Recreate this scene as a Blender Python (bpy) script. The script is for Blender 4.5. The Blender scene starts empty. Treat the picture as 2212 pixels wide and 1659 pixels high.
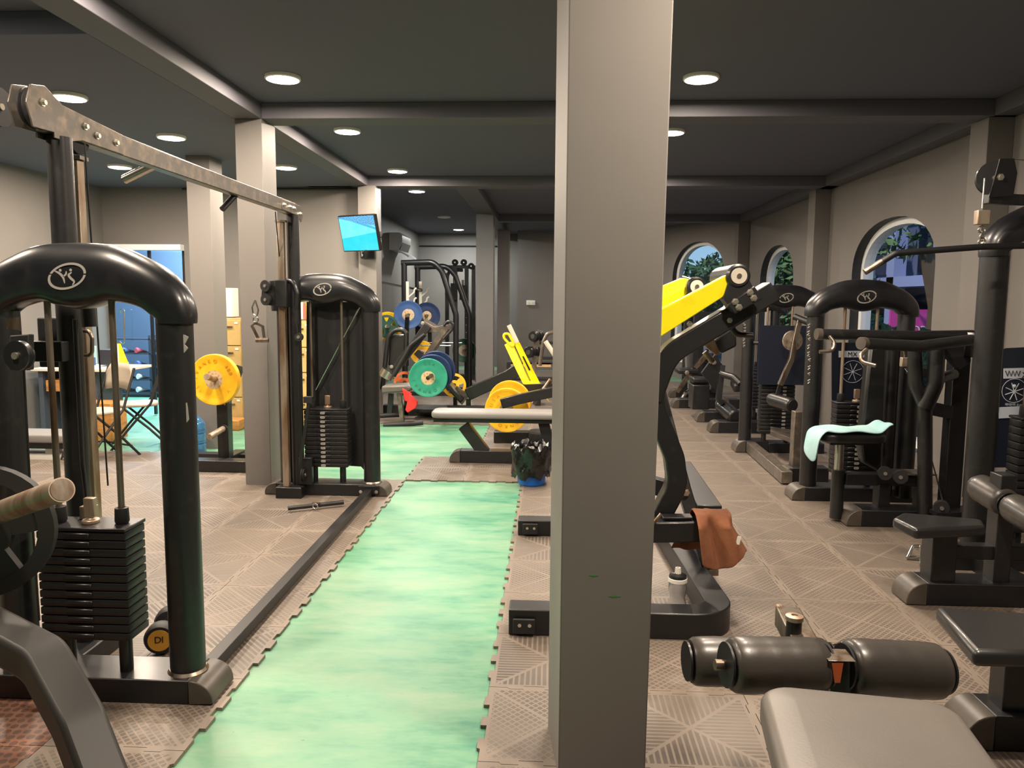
import bpy, bmesh, math, random
from mathutils import Vector, Matrix
random.seed(7)
# ---------------------------------------------------------------- camera, world, exposure
W, H, F = 2212, 1659, 1660.0
EYE = Vector((0, 0, 1.5))
YAW, PITCH, ROLL = math.atan(81/1660), math.atan(180/1660), .0069
FW = Vector((-math.sin(YAW)*math.cos(PITCH), math.cos(YAW)*math.cos(PITCH), -math.sin(PITCH)))
_r0 = Vector((math.cos(YAW), math.sin(YAW), 0)); _u0 = _r0.cross(FW)
RT = (_r0*math.cos(ROLL) + _u0*math.sin(ROLL)).normalized(); UP = RT.cross(FW).normalized()
cam_d = bpy.data.cameras.new('camera'); cam_d.sensor_width = 36; cam_d.lens = F/W*36; cam_d.clip_start = .05
cam = bpy.data.objects.new('camera', cam_d); bpy.context.scene.collection.objects.link(cam)
cam.matrix_world = Matrix(((RT.x, UP.x, -FW.x, EYE.x), (RT.y, UP.y, -FW.y, EYE.y), (RT.z, UP.z, -FW.z, EYE.z), (0, 0, 0, 1)))
sc = bpy.context.scene; sc.camera = cam
sc.view_settings.view_transform = 'Standard'; sc.view_settings.look = 'None'; sc.view_settings.gamma = 1
sc.view_settings.exposure = 0.95
wd = bpy.data.worlds.new('sky'); sc.world = wd; wd.use_nodes = True
wn = wd.node_tree.nodes; wl = wd.node_tree.links
tc = wn.new('ShaderNodeTexCoord'); sp = wn.new('ShaderNodeSeparateXYZ'); rp = wn.new('ShaderNodeValToRGB')
wl.new(tc.outputs['Generated'], sp.inputs[0]); wl.new(sp.outputs['Z'], rp.inputs[0])
rp.color_ramp.elements[0].color = (.42, .66, .88, 1); rp.color_ramp.elements[1].color = (.10, .28, .68, 1)
rp.color_ramp.elements[1].position = .45
wl.new(rp.outputs[0], wn['Background'].inputs[0]); wn['Background'].inputs[1].default_value = .5
sun = bpy.data.lights.new('sun', 'SUN'); sun.energy = 1.6; sun.angle = .02; sun.color = (1, .97, .9)
sun_o = bpy.data.objects.new('sun', sun); sc.collection.objects.link(sun_o); sun_o.rotation_euler = (math.radians(20), math.radians(-42), 0)
LAMP_W = 33.0; LAMP_E = 16.0
WARM = (1.0, .83, .66)
def ray(px, py): return FW + RT*((px-W/2)/F) - UP*((py-H/2)/F)
def G(px, py, z=0.):
    d = ray(px, py); return EYE + d*((z-EYE.z)/d.z)
def A(px, py, Y):
    d = ray(px, py); return EYE + d*(Y/d.y)
def AX(px, py, X):
    d = ray(px, py); return EYE + d*(X/d.x)
# ---------------------------------------------------------------- helpers
COL = sc.collection
V = Vector
def lin(c): return tuple((x/12.92 if x <= .04045 else ((x+.055)/1.055)**2.4) for x in [v/255 for v in c]) + (1,)
MATS = {}
def mat(name, col, rough=.5, metal=0., bump=None, var=None, coat=0., emit=None, spec=None, trans=0., alpha=None):
    """bump=(scale,strength,dist) var=(scale,colour2,lo,hi[,stretch])"""
    m = bpy.data.materials.new(name); m.use_nodes = True; nt = m.node_tree; n = nt.nodes; l = nt.links
    b = n['Principled BSDF']; b.inputs['Base Color'].default_value = lin(col); b.inputs['Roughness'].default_value = rough
    b.inputs['Metallic'].default_value = metal; b.inputs['Coat Weight'].default_value = coat
    b.inputs['Coat Roughness'].default_value = .15
    if spec is not None: b.inputs['Specular IOR Level'].default_value = spec
    if trans: b.inputs['Transmission Weight'].default_value = trans
    t = n.new('ShaderNodeTexCoord')
    if var:
        mp = n.new('ShaderNodeMapping'); l.new(t.outputs['Object'], mp.inputs[0])
        if len(var) > 4: mp.inputs['Scale'].default_value = var[4]
        z = n.new('ShaderNodeTexNoise'); z.inputs['Scale'].default_value = var[0]; z.inputs['Detail'].default_value = 6
        l.new(mp.outputs[0], z.inputs['Vector'])
        r = n.new('ShaderNodeValToRGB'); r.color_ramp.elements[0].position = var[2]; r.color_ramp.elements[1].position = var[3]
        r.color_ramp.elements[0].color = lin(col); r.color_ramp.elements[1].color = lin(var[1])
        l.new(z.outputs[0], r.inputs[0]); l.new(r.outputs[0], b.inputs['Base Color'])
    if bump:
        z = n.new('ShaderNodeTexNoise'); z.inputs['Scale'].default_value = bump[0]; z.inputs['Detail'].default_value = 4
        l.new(t.outputs['Object'], z.inputs['Vector'])
        q = n.new('ShaderNodeBump'); q.inputs['Strength'].default_value = bump[1]; q.inputs['Distance'].default_value = bump[2] if len(bump) > 2 else .002
        l.new(z.outputs[0], q.inputs['Height']); l.new(q.outputs[0], b.inputs['Normal'])
    if emit:
        b.inputs['Emission Color'].default_value = tuple(emit[0])+(1,); b.inputs['Emission Strength'].default_value = emit[1]
    MATS[name] = m; return m
mat('wall', (116, 112, 108), .6, bump=(3, .25, .004), var=(1.2, (109, 105, 101), .3, .7))
mat('beampaint', (92, 91, 98), .62, bump=(3, .25, .004))
mat('ceiling', (90, 91, 106), .75, bump=(2, .2, .003))
mat('black', (17, 17, 19), .45, bump=(220, .12, .0006), coat=.25, var=(25, (34, 34, 36), .55, .8))
mat('blackmatte', (24, 24, 26), .6, bump=(90, .2, .001))
mat('blacksatin', (17, 17, 20), .45, coat=.12, bump=(60, .05, .0006))
mat('shroud', (20, 21, 25), .34, bump=(300, .12, .0005), coat=.35, var=(9, (34, 34, 37), .5, .75))
mat('cap', (66, 60, 54), .42, bump=(120, .15, .0008), var=(8, (84, 76, 68), .4, .7))
mat('leather', (28, 28, 29), .36, bump=(140, .3, .0009), coat=.2)
mat('leathergrey', (88, 84, 80), .42, bump=(160, .28, .0009), var=(3, (97, 92, 87), .3, .7))
mat('leatherroll', (52, 49, 46), .36, bump=(45, .25, .0018), coat=.15, var=(5, (66, 61, 56), .35, .7))
mat('benchgrey', (132, 130, 128), .42, bump=(60, .25, .001))
mat('chrome', (200, 198, 192), .22, 1., bump=(30, .08, .0006))
mat('steel', (150, 140, 128), .33, .9, var=(30, (112, 84, 58), .45, .68, (1, 1, .15)))
mat('rust', (178, 164, 146), .42, .7, var=(12, (136, 108, 84), .42, .62, (1, 1, .2)), bump=(80, .2, .0006))
mat('beamgrey', (104, 98, 92), .36, .6, var=(18, (140, 126, 110), .45, .7), bump=(60, .2, .0006))
mat('bolt', (214, 208, 196), .28, .9)
mat('yellow', (250, 236, 10), .38, coat=.3, var=(14, (236, 216, 8), .55, .8))
mat('plateyellow', (244, 190, 30), .48, bump=(50, .2, .001), var=(7, (226, 164, 20), .4, .7))
mat('plategreen', (34, 134, 112), .5, bump=(50, .2, .001), var=(7, (44, 150, 122), .4, .7))
mat('platedarkgreen', (24, 72, 60), .5, bump=(50, .2, .001))
mat('plateblue', (54, 84, 132), .5, bump=(50, .2, .001))
mat('platenavy', (22, 44, 84), .5, bump=(50, .2, .001))
mat('plateorange', (226, 110, 60), .5)
mat('platerubber', (30, 29, 28), .55, bump=(40, .2, .001))
mat('hub', (206, 180, 144), .5, .2, var=(40, (150, 110, 76), .5, .7))
mat('hubgrey', (170, 160, 146), .4, .5, var=(30, (120, 104, 84), .45, .7))
mat('logo', (168, 164, 158), .4, .3)
mat('white', (226, 224, 216), .5)
mat('whitewarn', (214, 206, 190), .55)
mat('cream', (190, 160, 104), .5, var=(4, (178, 148, 94), .4, .7))
mat('wood', (190, 134, 74), .5, var=(6, (158, 104, 54), .4, .7, (1, 1, 6)))
mat('woodtop', (214, 170, 120), .45, var=(5, (190, 140, 92), .4, .7, (1, 8, 1)))
mat('desk', (222, 214, 200), .45)
mat('deskside', (72, 78, 92), .6)
mat('chairshell', (164, 152, 136), .5, bump=(60, .1, .001))
mat('bluebin', (24, 104, 200), .4)
mat('bag', (9, 9, 10), .22, coat=.3, bump=(34, .8, .007))
mat('framegrey', (36, 34, 32), .5, bump=(120, .15, .0008))
mat('plateyellowdark', (206, 146, 18), .5)  # plate yellow darkened: shading of the raised letters painted in
mat('plategreendark', (24, 106, 90), .5)  # plate green made darker to stand in for shaded lettering
mat('jug', (88, 148, 206), .12, trans=.75)
mat('jugcap', (60, 90, 190), .4)
mat('clear', (235, 235, 235), .06, trans=.92)
mat('towelbrown', (146, 94, 64), .95, bump=(260, .8, .003), var=(8, (118, 72, 48), .35, .7))
mat('towelblue', (158, 192, 194), .95, bump=(260, .6, .003), var=(6, (136, 178, 182), .4, .7))
mat('red', (214, 44, 40), .6)
mat('orange', (226, 96, 62), .6)
mat('ac', (186, 184, 182), .45)
mat('acdark', (60, 60, 62), .5)
mat('bluewall', (70, 88, 108), .6)
mat('shelfdark', (40, 48, 62), .5)
mat('cable', (26, 25, 25), .45)
mat('tape', (70, 120, 72), .6)
mat('placard', (26, 32, 46), .35)
mat('placardpaper', (186, 194, 206), .5)
mat('winwhite', (222, 226, 228), .5)
mat('winshade', (34, 34, 35), .6)  # wall paint of the window reveals with their shadow put into the colour
mat('facade', (92, 100, 128), .8, var=(.8, (70, 76, 104), .4, .7))
mat('facadelight', (150, 156, 196), .8)
mat('facadedark', (34, 38, 56), .8)
mat('sign', (206, 60, 150), .6)
mat('signblue', (60, 70, 200), .6)
mat('leaf', (70, 104, 58), .8, var=(3, (40, 72, 40), .3, .7))
mat('leafpale', (110, 136, 84), .8, var=(3, (70, 100, 64), .3, .7))
mat('bark', (84, 66, 50), .9)
mat('asphalt', (96, 96, 98), .9)
mat('lampwhite', (240, 236, 226), .5)
mat('gold', (214, 160, 60), .4, .3)
mat('skin1', (196, 150, 160), .6)
for nm, c in dict(shoered=(190, 60, 80), shoewhite=(212, 214, 220), shoeblue=(70, 90, 140), shoedark=(34, 36, 46)).items(): mat(nm, c, .7)
for nm, c in dict(book1=(196, 176, 60), book2=(70, 130, 110), book3=(190, 90, 80), book4=(210, 206, 190)).items(): mat(nm, c, .6)
mat('lampglow', (255, 250, 240), .5, emit=((1, .93, .82), LAMP_E))
mat('lampcool', (255, 250, 240), .5, emit=((.94, 1, .98), LAMP_E))

def wpos(o):
    p = V((0, 0, 0))
    while o is not None: p = p + o.location; o = o.parent
    return p
def fillet(pts, r, n=6):
    pts = [V(p) for p in pts]
    if r <= 0 or len(pts) < 3: return pts
    out = [pts[0]]
    for i in range(1, len(pts)-1):
        p = pts[i]; a = pts[i-1]-p; b = pts[i+1]-p
        la, lb = a.length, b.length; a.normalize(); b.normalize()
        ang = a.angle(b)
        if ang > math.pi-.03: out.append(p); continue
        d = min(r/math.tan(ang/2), la*.48, lb*.48); rr = d*math.tan(ang/2)
        c = p + (a+b).normalized()*(rr/math.sin(ang/2))
        s = p+a*d-c; e = p+b*d-c; tot = s.angle(e); ax = s.cross(e).normalized()
        for k in range(n+1): out.append(c + Matrix.Rotation(tot*k/n, 3, ax) @ s)
    out.append(pts[-1]); return out
CH = {}
def char_mesh(ch):
    if ch not in CH:
        cu = bpy.data.curves.new('t', 'FONT'); cu.body = ch; cu.align_x = 'CENTER'; cu.resolution_u = 3
        o = bpy.data.objects.new('t', cu); COL.objects.link(o)
        me = bpy.data.meshes.new_from_object(o.evaluated_get(bpy.context.evaluated_depsgraph_get()))
        vs = [v.co.copy() for v in me.vertices]; fs = [tuple(p.vertices) for p in me.polygons]
        w = (max(v.x for v in vs)-min(v.x for v in vs)) if vs else .3
        bpy.data.objects.remove(o); bpy.data.meshes.remove(me); bpy.data.curves.remove(cu); CH[ch] = (vs, fs, w)
    return CH[ch]
class MB:
    def __init__(s, M=None): s.bm = bmesh.new(); s.M = M or Matrix()
    def add(s, vs, fs):
        bv = [s.bm.verts.new(s.M @ V(v)) for v in vs]
        for f in fs:
            try: s.bm.faces.new([bv[i] for i in f])
            except ValueError: pass
        return s
    def box(s, p, q):
        x0, x1 = sorted((p[0], q[0])); y0, y1 = sorted((p[1], q[1])); z0, z1 = sorted((p[2], q[2]))
        return s.add([(x0,y0,z0),(x1,y0,z0),(x1,y1,z0),(x0,y1,z0),(x0,y0,z1),(x1,y0,z1),(x1,y1,z1),(x0,y1,z1)],
                     [(3,2,1,0),(4,5,6,7),(0,1,5,4),(1,2,6,5),(2,3,7,6),(3,0,4,7)])
    def pad(s, c, size, R=None, rad=.02, seg=4, taper=0):
        b = bmesh.new(); bmesh.ops.create_cube(b, size=1)
        for v in b.verts:
            t = 1+taper*v.co.y
            v.co = V((v.co.x*size[0]*t, v.co.y*size[1], v.co.z*size[2]))
        rad = min(rad, .49*min(size))
        bmesh.ops.bevel(b, geom=list(b.edges), offset=rad, segments=seg, profile=.5, affect='EDGES')
        b.verts.index_update(); R = R or Matrix.Identity(3); c = V(c)
        s.add([c + R @ v.co for v in b.verts], [[v.index for v in f.verts] for f in b.faces]); b.free(); return s
    def cushion(s, c, w, l, t, R=None, corner=.06, rad=.02, taper=0.):
        """flat upholstered pad: rounded corners in plan, rounded rim; w along x, l along y"""
        R = R or Matrix.Identity(3); c = V(c); out = []
        n = 6
        def ring(ins, z):
            pts = []
            for (sx, sy, a0) in ((1, 1, 0), (-1, 1, 90), (-1, -1, 180), (1, -1, 270)):
                for k in range(n+1):
                    a = math.radians(a0+90*k/n); cr = max(corner-ins, .004)
                    x = sx*(w/2-corner)+cr*math.cos(a); y = sy*(l/2-corner)+cr*math.sin(a)
                    pts.append(c + R @ V((x*(1+taper*y/l*2), y, z)))
            return pts
        rings = []
        for k in range(5):
            a = math.pi/2*k/4; rings.append(ring(rad*(1-math.sin(a)), -t/2+rad*(1-math.cos(a))))
        for k in range(5):
            a = math.pi/2*k/4; rings.append(ring(rad*(1-math.cos(a)), t/2-rad*(1-math.sin(a))))
        rings.append(ring(rad+min(w, l)*.18, t/2+.004)); m = len(rings[0])
        vs = [p for r in rings for p in r]
        fs = [(i*m+j, i*m+(j+1) % m, (i+1)*m+(j+1) % m, (i+1)*m+j) for i in range(len(rings)-1) for j in range(m)]
        fs += [tuple(range(m-1, -1, -1)), tuple((len(rings)-1)*m+j for j in range(m))]
        return s.add(vs, fs)
    def sweep(s, pts, prof, up=None, scale=None):
        pts = [V(p) for p in pts]; n = len(pts); m = len(prof); vs = []
        T0 = (pts[1]-pts[0]).normalized()
        u = V(up) if up is not None else (V((0, 0, 1)) if abs(T0.z) < .9 else V((0, 1, 0)))
        prev = None
        for i, p in enumerate(pts):
            t = (pts[min(i+1, n-1)]-pts[max(i-1, 0)]).normalized()
            if prev is None: nn = (u - t*u.dot(t)).normalized()
            else:
                base = u if up is not None else prev
                nn = (base - t*base.dot(t))
                nn = nn.normalized() if nn.length > 1e-4 else prev
            prev = nn; bb = t.cross(nn); k = 1.
            if 0 < i < n-1:
                ca = (pts[i]-pts[i-1]).normalized().dot((pts[i+1]-pts[i]).normalized()); k = 1/max(.5, math.sqrt((1+ca)/2))
            sc_ = scale[i] if scale else 1
            for (a, b) in prof: vs.append(p + bb*a*sc_*1. + nn*b*sc_*(k if m == 4 else 1))
        fs = [(i*m+j, i*m+(j+1) % m, (i+1)*m+(j+1) % m, (i+1)*m+j) for i in range(n-1) for j in range(m)]
        fs += [tuple(range(m-1, -1, -1)), tuple((n-1)*m+j for j in range(m))]
        return s.add(vs, fs)
    def tube(s, pts, r, bend=0., n=14, scale=None):
        return s.sweep(fillet(pts, bend), [(r*math.cos(2*math.pi*k/n), r*math.sin(2*math.pi*k/n)) for k in range(n)], scale=scale)
    def beam(s, pts, w, h, up=None, bend=0., n=6):
        return s.sweep(fillet(pts, bend, n), [(-w/2, -h/2), (w/2, -h/2), (w/2, h/2), (-w/2, h/2)], up=up)
    def cyl(s, a, b, r, r2=None, n=20):
        r2 = r if r2 is None else r2
        return s.sweep([a, b], [(math.cos(2*math.pi*k/n), math.sin(2*math.pi*k/n)) for k in range(n)], scale=[r, r2])
    def lathe(s, c, ax, prof, n=28, close=True):
        ax = V(ax).normalized(); e = V((0, 0, 1)) if abs(ax.z) < .9 else V((1, 0, 0))
        a = ax.cross(e).normalized(); b = ax.cross(a); c = V(c); m = len(prof); vs = []
        for k in range(n):
            d = a*math.cos(2*math.pi*k/n)+b*math.sin(2*math.pi*k/n)
            for (r, t) in prof: vs.append(c + d*max(r, 1e-4) + ax*t)
        fs = [(k*m+j, ((k+1) % n)*m+j, ((k+1) % n)*m+j+1, k*m+j+1) for k in range(n) for j in range(m-1)]
        if close: fs += [(k*m+m-1, ((k+1) % n)*m+m-1, ((k+1) % n)*m, k*m) for k in range(n)]
        return s.add(vs, fs)
    def disc(s, c, ax, r, t, n=24): return s.lathe(c, ax, [(0, -t/2), (r, -t/2), (r, t/2), (0, t/2)], n, False)
    def prism(s, poly, d):
        poly = [V(p) for p in poly]; d = V(d); n = len(poly)
        return s.add(poly+[p+d for p in poly], [tuple(range(n-1, -1, -1)), tuple(range(n, 2*n))]+[(i, (i+1) % n, n+(i+1) % n, n+i) for i in range(n)])
    def ball(s, c, r, sc3=(1, 1, 1), n=12):
        m = n; vs = []; fs = []; c = V(c)
        for i in range(n+1):
            a = math.pi*i/n
            for j in range(m*2):
                b = math.pi*j/m; vs.append(c+V((r*sc3[0]*math.sin(a)*math.cos(b), r*sc3[1]*math.sin(a)*math.sin(b), r*sc3[2]*math.cos(a))))
        for i in range(n):
            for j in range(2*m): fs.append((i*2*m+j, (i+1)*2*m+j, (i+1)*2*m+(j+1) % (2*m), i*2*m+(j+1) % (2*m)))
        return s.add(vs, fs)
    def ring(s, c, ax, R, r, n=28, k=8, a0=0, a1=360, e=1.):
        ax = V(ax).normalized(); q = V((0, 0, 1)) if abs(ax.z) < .9 else V((1, 0, 0))
        a = ax.cross(q).normalized(); b = ax.cross(a)
        pts = [V(c)+a*R*math.cos(math.radians(a0+(a1-a0)*i/n))+b*R*e*math.sin(math.radians(a0+(a1-a0)*i/n)) for i in range(n+1)]
        return s.tube(pts, r, n=k)
    def text(s, t, size, o, ax, ay, ext=.0015, sp=.08):
        """text centred at o, along ax, up ay"""
        o, ax, ay = V(o), V(ax).normalized(), V(ay).normalized(); nz = ax.cross(ay)
        ws = [char_mesh(c)[2] if c != ' ' else .3 for c in t]; tot = sum(ws)+sp*(len(t)-1); x = -tot/2
        for c, w in zip(t, ws):
            if c != ' ':
                vs, fs, _ = char_mesh(c); cx = (max(v.x for v in vs)+min(v.x for v in vs))/2
                q = [o+ax*((x+w/2+v.x-cx)*size)+ay*((v.y-.35)*size) for v in vs]
                s.add([p+nz*ext for p in q], fs); s.add(q, [tuple(reversed(f)) for f in fs])
            x += w+sp
        return s
    def arctext(s, t, size, c, nrm, up, R, a_mid, span, ext=.0015):
        c, nrm, up = V(c), V(nrm).normalized(), V(up).normalized(); rt = up.cross(nrm)
        for i, ch in enumerate(t):
            if ch == ' ': continue
            a = math.radians(a_mid - span/2 + span*i/max(1, len(t)-1)); d = rt*math.sin(a)+up*math.cos(a); tn = rt*math.cos(a)-up*math.sin(a)
            s.text(ch, size, c+d*R, -tn if span < 0 else tn, -d if span < 0 else d, ext)
        return s
    def done(s, name, m, parent=None, bev=0., sm=38, label=None, loc=None):
        bm = s.bm
        bmesh.ops.recalc_face_normals(bm, faces=bm.faces)
        lim = math.radians(sm)
        for f in bm.faces: f.smooth = True
        for e in bm.edges:
            if len(e.link_faces) == 2 and e.calc_face_angle(0) > lim: e.smooth = False
        off = wpos(parent) if parent is not None else V((0, 0, 0))
        if loc is not None: off = off+V(loc)
        if off.length: bmesh.ops.translate(bm, verts=bm.verts, vec=-off)
        me = bpy.data.meshes.new(name); bm.to_mesh(me); bm.free()
        me.materials.append(MATS[m] if isinstance(m, str) else m)
        o = bpy.data.objects.new(name, me); COL.objects.link(o)
        if loc is not None: o.location = loc
        if parent is not None: o.parent = parent
        if bev:
            md = o.modifiers.new('b', 'BEVEL'); md.width = bev; md.segments = 2; md.limit_method = 'ANGLE'; md.angle_limit = math.radians(40)
        if label: o['label'] = label
        return o
def T(name, label, cat, loc, group=None):
    o = bpy.data.objects.new(name, None); COL.objects.link(o); o.location = loc; o.empty_display_size = .1
    o['label'] = label; o['category'] = cat
    if group: o['group'] = group
    return o
def tag(o, label, cat, group=None, kind=None):
    o['label'] = label; o['category'] = cat
    if group: o['group'] = group
    if kind: o['kind'] = kind
    return o
def struct(o): o['kind'] = 'structure'; return o
def kids(o): return [c for c in bpy.data.objects if c.parent == o]
def copy_tree(o, parent=None):
    c = o.copy(); COL.objects.link(c); c.parent = parent
    for k in kids(o): copy_tree(k, c)
    return c
def rotz(a): return Matrix.Rotation(math.radians(a), 3, 'Z')
def rotx(a): return Matrix.Rotation(math.radians(a), 3, 'X')
def roty(a): return Matrix.Rotation(math.radians(a), 3, 'Y')
def at(loc, a=0): return Matrix.Translation(loc) @ Matrix.Rotation(math.radians(a), 4, 'Z')
# ---------------------------------------------------------------- floor and mat materials
class NG:
    def __init__(s, m): s.n = m.node_tree.nodes; s.l = m.node_tree.links
    def m(s, op, a, b=None, c=None):
        q = s.n.new('ShaderNodeMath'); q.operation = op
        for i, v in enumerate((a, b, c)):
            if v is None: continue
            if isinstance(v, (int, float)): q.inputs[i].default_value = v
            else: s.l.new(v, q.inputs[i])
        return q.outputs[0]
    def mix(s, f, a, b):
        q = s.n.new('ShaderNodeMix'); q.data_type = 'RGBA'
        for i, v in ((0, f), (6, a), (7, b)):
            if isinstance(v, (int, float)): q.inputs[i].default_value = v
            elif isinstance(v, tuple): q.inputs[i].default_value = v
            else: s.l.new(v, q.inputs[i])
        return q.outputs[2]
    def noise(s, vec, scale, detail=4, rough=.5):
        q = s.n.new('ShaderNodeTexNoise'); q.inputs['Scale'].default_value = scale; q.inputs['Detail'].default_value = detail
        q.inputs['Roughness'].default_value = rough; s.l.new(vec, q.inputs['Vector']); return q.outputs[0]
    def mapping(s, vec, sc):
        q = s.n.new('ShaderNodeMapping'); q.inputs['Scale'].default_value = sc; s.l.new(vec, q.inputs[0]); return q.outputs[0]
def green_floor():
    m = mat('greenfloor', (140, 222, 172), .42); g = NG(m); b = g.n['Principled BSDF']
    oc = g.n.new('ShaderNodeTexCoord').outputs['Object']
    n1 = g.noise(g.mapping(oc, (1.1, 2.6, 1)), 1.3, 8, .62); n2 = g.noise(g.mapping(oc, (1, 3.4, 1)), 5, 8, .7)
    f = g.m('MULTIPLY_ADD', n2, .55, g.m('MULTIPLY', n1, .7)); r = g.n.new('ShaderNodeValToRGB'); g.l.new(f, r.inputs[0])
    e = r.color_ramp.elements; e[0].position = .47; e[0].color = lin((50, 122, 96)); e[1].position = .76; e[1].color = lin((116, 150, 122))
    x = r.color_ramp.elements.new(.6); x.color = lin((88, 142, 112))
    sp_ = g.noise(oc, 55, 2); speck = g.m('GREATER_THAN', sp_, .765)
    g.l.new(g.mix(speck, r.outputs[0], lin((70, 110, 90))), b.inputs['Base Color'])
    bp = g.n.new('ShaderNodeBump'); bp.inputs['Strength'].default_value = .25; bp.inputs['Distance'].default_value = .004
    g.l.new(n2, bp.inputs['Height']); g.l.new(bp.outputs[0], b.inputs['Normal'])
    g.l.new(g.m('MULTIPLY_ADD', n2, .3, .32), b.inputs['Roughness'])
def mat_rubber(name, kind):
    m = mat(name, (100, 92, 84), .55); g = NG(m); b = g.n['Principled BSDF']
    oc = g.n.new('ShaderNodeTexCoord').outputs['Object']; sx = g.n.new('ShaderNodeSeparateXYZ'); g.l.new(oc, sx.inputs[0])
    S = .49
    u = g.m('MULTIPLY', g.m('ADD', sx.outputs[0], .22+S*40), 1/S); v = g.m('MULTIPLY', g.m('SUBTRACT', sx.outputs[1], 2.36-S*40), 1/S)
    iu, iv = g.m('FLOOR', u), g.m('FLOOR', v); fu, fv = g.m('FRACT', u), g.m('FRACT', v)
    cb = g.n.new('ShaderNodeCombineXYZ'); g.l.new(iu, cb.inputs[0]); g.l.new(iv, cb.inputs[1])
    wh = g.n.new('ShaderNodeTexWhiteNoise'); wh.noise_dimensions = '2D'; g.l.new(cb.outputs[0], wh.inputs['Vector']); rnd = wh.outputs[0]
    cu, cv = g.m('SUBTRACT', fu, .5), g.m('SUBTRACT', fv, .5)
    a, d = g.m('ADD', cu, cv), g.m('SUBTRACT', cu, cv)
    au, av = g.m('ABSOLUTE', cu), g.m('ABSOLUTE', cv)
    edge = g.m('GREATER_THAN', g.m('MAXIMUM', au, av), .452)              # plain rim
    diag = g.m('LESS_THAN', g.m('MINIMUM', g.m('ABSOLUTE', a), g.m('ABSOLUTE', d)), .022)  # plain cross
    def lines(x, k, w): return g.m('LESS_THAN', g.m('FRACT', g.m('MULTIPLY', x, k)), w)
    grid = g.m('MAXIMUM', lines(g.m('ADD', a, 10), 15, .26), lines(g.m('ADD', d, 10), 15, .26))
    tri = g.m('GREATER_THAN', au, av)
    ribs = g.m('ADD', g.m('MULTIPLY', tri, lines(g.m('ADD', cv, 10), 22, .35)), g.m('MULTIPLY', g.m('SUBTRACT', 1, tri), lines(g.m('ADD', cu, 10), 22, .35)))
    ribs2 = lines(g.m('ADD', a, 10), 15, .4)
    k1 = g.m('GREATER_THAN', rnd, .72); k2 = g.m('GREATER_THAN', rnd, .88)
    pat = g.m('ADD', g.m('MULTIPLY', g.m('SUBTRACT', 1, k1), grid), g.m('MULTIPLY', k1, g.m('ADD', g.m('MULTIPLY', k2, ribs2), g.m('MULTIPLY', g.m('SUBTRACT', 1, k2), ribs))))
    plain = g.m('MAXIMUM', edge, diag); top = g.m('MAXIMUM', pat, plain)
    wear = g.noise(oc, 2.3, 6, .6); fine = g.noise(oc, 60, 3)
    top2 = g.m('MULTIPLY', g.m('SUBTRACT', 1, top), g.m('MULTIPLY_ADD', wear, 2.2, -.5))
    base = g.mix(wear, lin((102, 92, 82)), lin((134, 121, 108)))
    base = g.mix(g.m('MULTIPLY', rnd, .35), base, lin((104, 96, 90)))
    g.l.new(g.mix(g.m('MULTIPLY', top2, .85), base, lin((52, 46, 42))), b.inputs['Base Color'])
    hh = g.m('ADD', g.m('MULTIPLY', top2, -1), g.m('MULTIPLY', fine, .15))
    if kind == 'hex':
        vo = g.n.new('ShaderNodeTexVoronoi'); vo.inputs['Scale'].default_value = 30; vo.inputs['Randomness'].default_value = .25
        g.l.new(oc, vo.inputs['Vector']); inn = g.m('LESS_THAN', vo.outputs['Distance'], .42)
        oz = g.noise(oc, 1.6, 3)
        g.l.new(g.mix(g.m('MULTIPLY', inn, .75), g.mix(oz, lin((150, 92, 66)), lin((100, 84, 72))), lin((70, 52, 44))), b.inputs['Base Color'])  # orange glow of light is mixed into the brown rubber colour
        hh = g.m('MULTIPLY', inn, -1)
    bp = g.n.new('ShaderNodeBump'); bp.inputs['Strength'].default_value = .6; bp.inputs['Distance'].default_value = .003
    g.l.new(hh, bp.inputs['Height']); g.l.new(bp.outputs[0], b.inputs['Normal'])
    g.l.new(g.m('MULTIPLY_ADD', wear, .25, .36), b.inputs['Roughness'])
green_floor(); mat_rubber('rubber', 'grid'); mat_rubber('rubberhex', 'hex')
# ---------------------------------------------------------------- room shell
XL, XR, CZ, BZ = -5.66, 3.42, 3.0, 2.88
struct(MB().box((-8, -3, -.1), (XR+.3, 19, -.013)).done('floor', 'greenfloor'))
struct(MB().box((-8, -3, CZ), (XR+.5, 19, CZ+.15)).done('ceiling', 'ceiling'))
struct(MB().box((XL-.2, -3, 0), (XL, 9.6, CZ)).done('wall_left', 'wall'))
tn = [0]
def trim(mb, m='beampaint'):
    tn[0] += 1; o = struct(mb.done('trim_%d' % tn[0], m, bev=.004)); return o
trim(MB().box((XL, 4.1, BZ), (-2.45, 9.6, CZ)), 'ceiling')                    # lowered slab over the left bay
trim(MB().box((-2.45, -3, BZ), (-2.24, 9.5, CZ)))                             # long beam over the columns
for y in (-1.0, 2.5, 6.0, 9.5, 13.65): trim(MB().box((-2.24 if y < 9 else -3.0 if y < 12 else -.92, y, BZ), (XR, y+.25, CZ)))
trim(MB().box((-1.19, 9.75, BZ), (-.92, 17.5, CZ)))
trim(MB().box((3.25, -3, BZ), (XR, 13.9, CZ)))
for y in (-1.0, 2.5, 6.04, 9.78, 13.65): trim(MB().box((3.23, y, 0), (XR, y+.25, BZ)), 'wall')
trim(MB().box((-2.45, 6.0, 0), (-2.24, 6.3, BZ)), 'wall')                             # column with the crossover machine
trim(MB().box((-3.56, 7.5, 0), (-3.33, 7.8, BZ)), 'wall')                             # column by the desk
trim(MB().box((-2.36, 9.45, 0), (-2.14, 9.75, BZ)), 'wall')                           # television column
trim(MB().box((-1.2, 12.45, 0), (-.92, 12.75, BZ)), 'wall')
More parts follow.
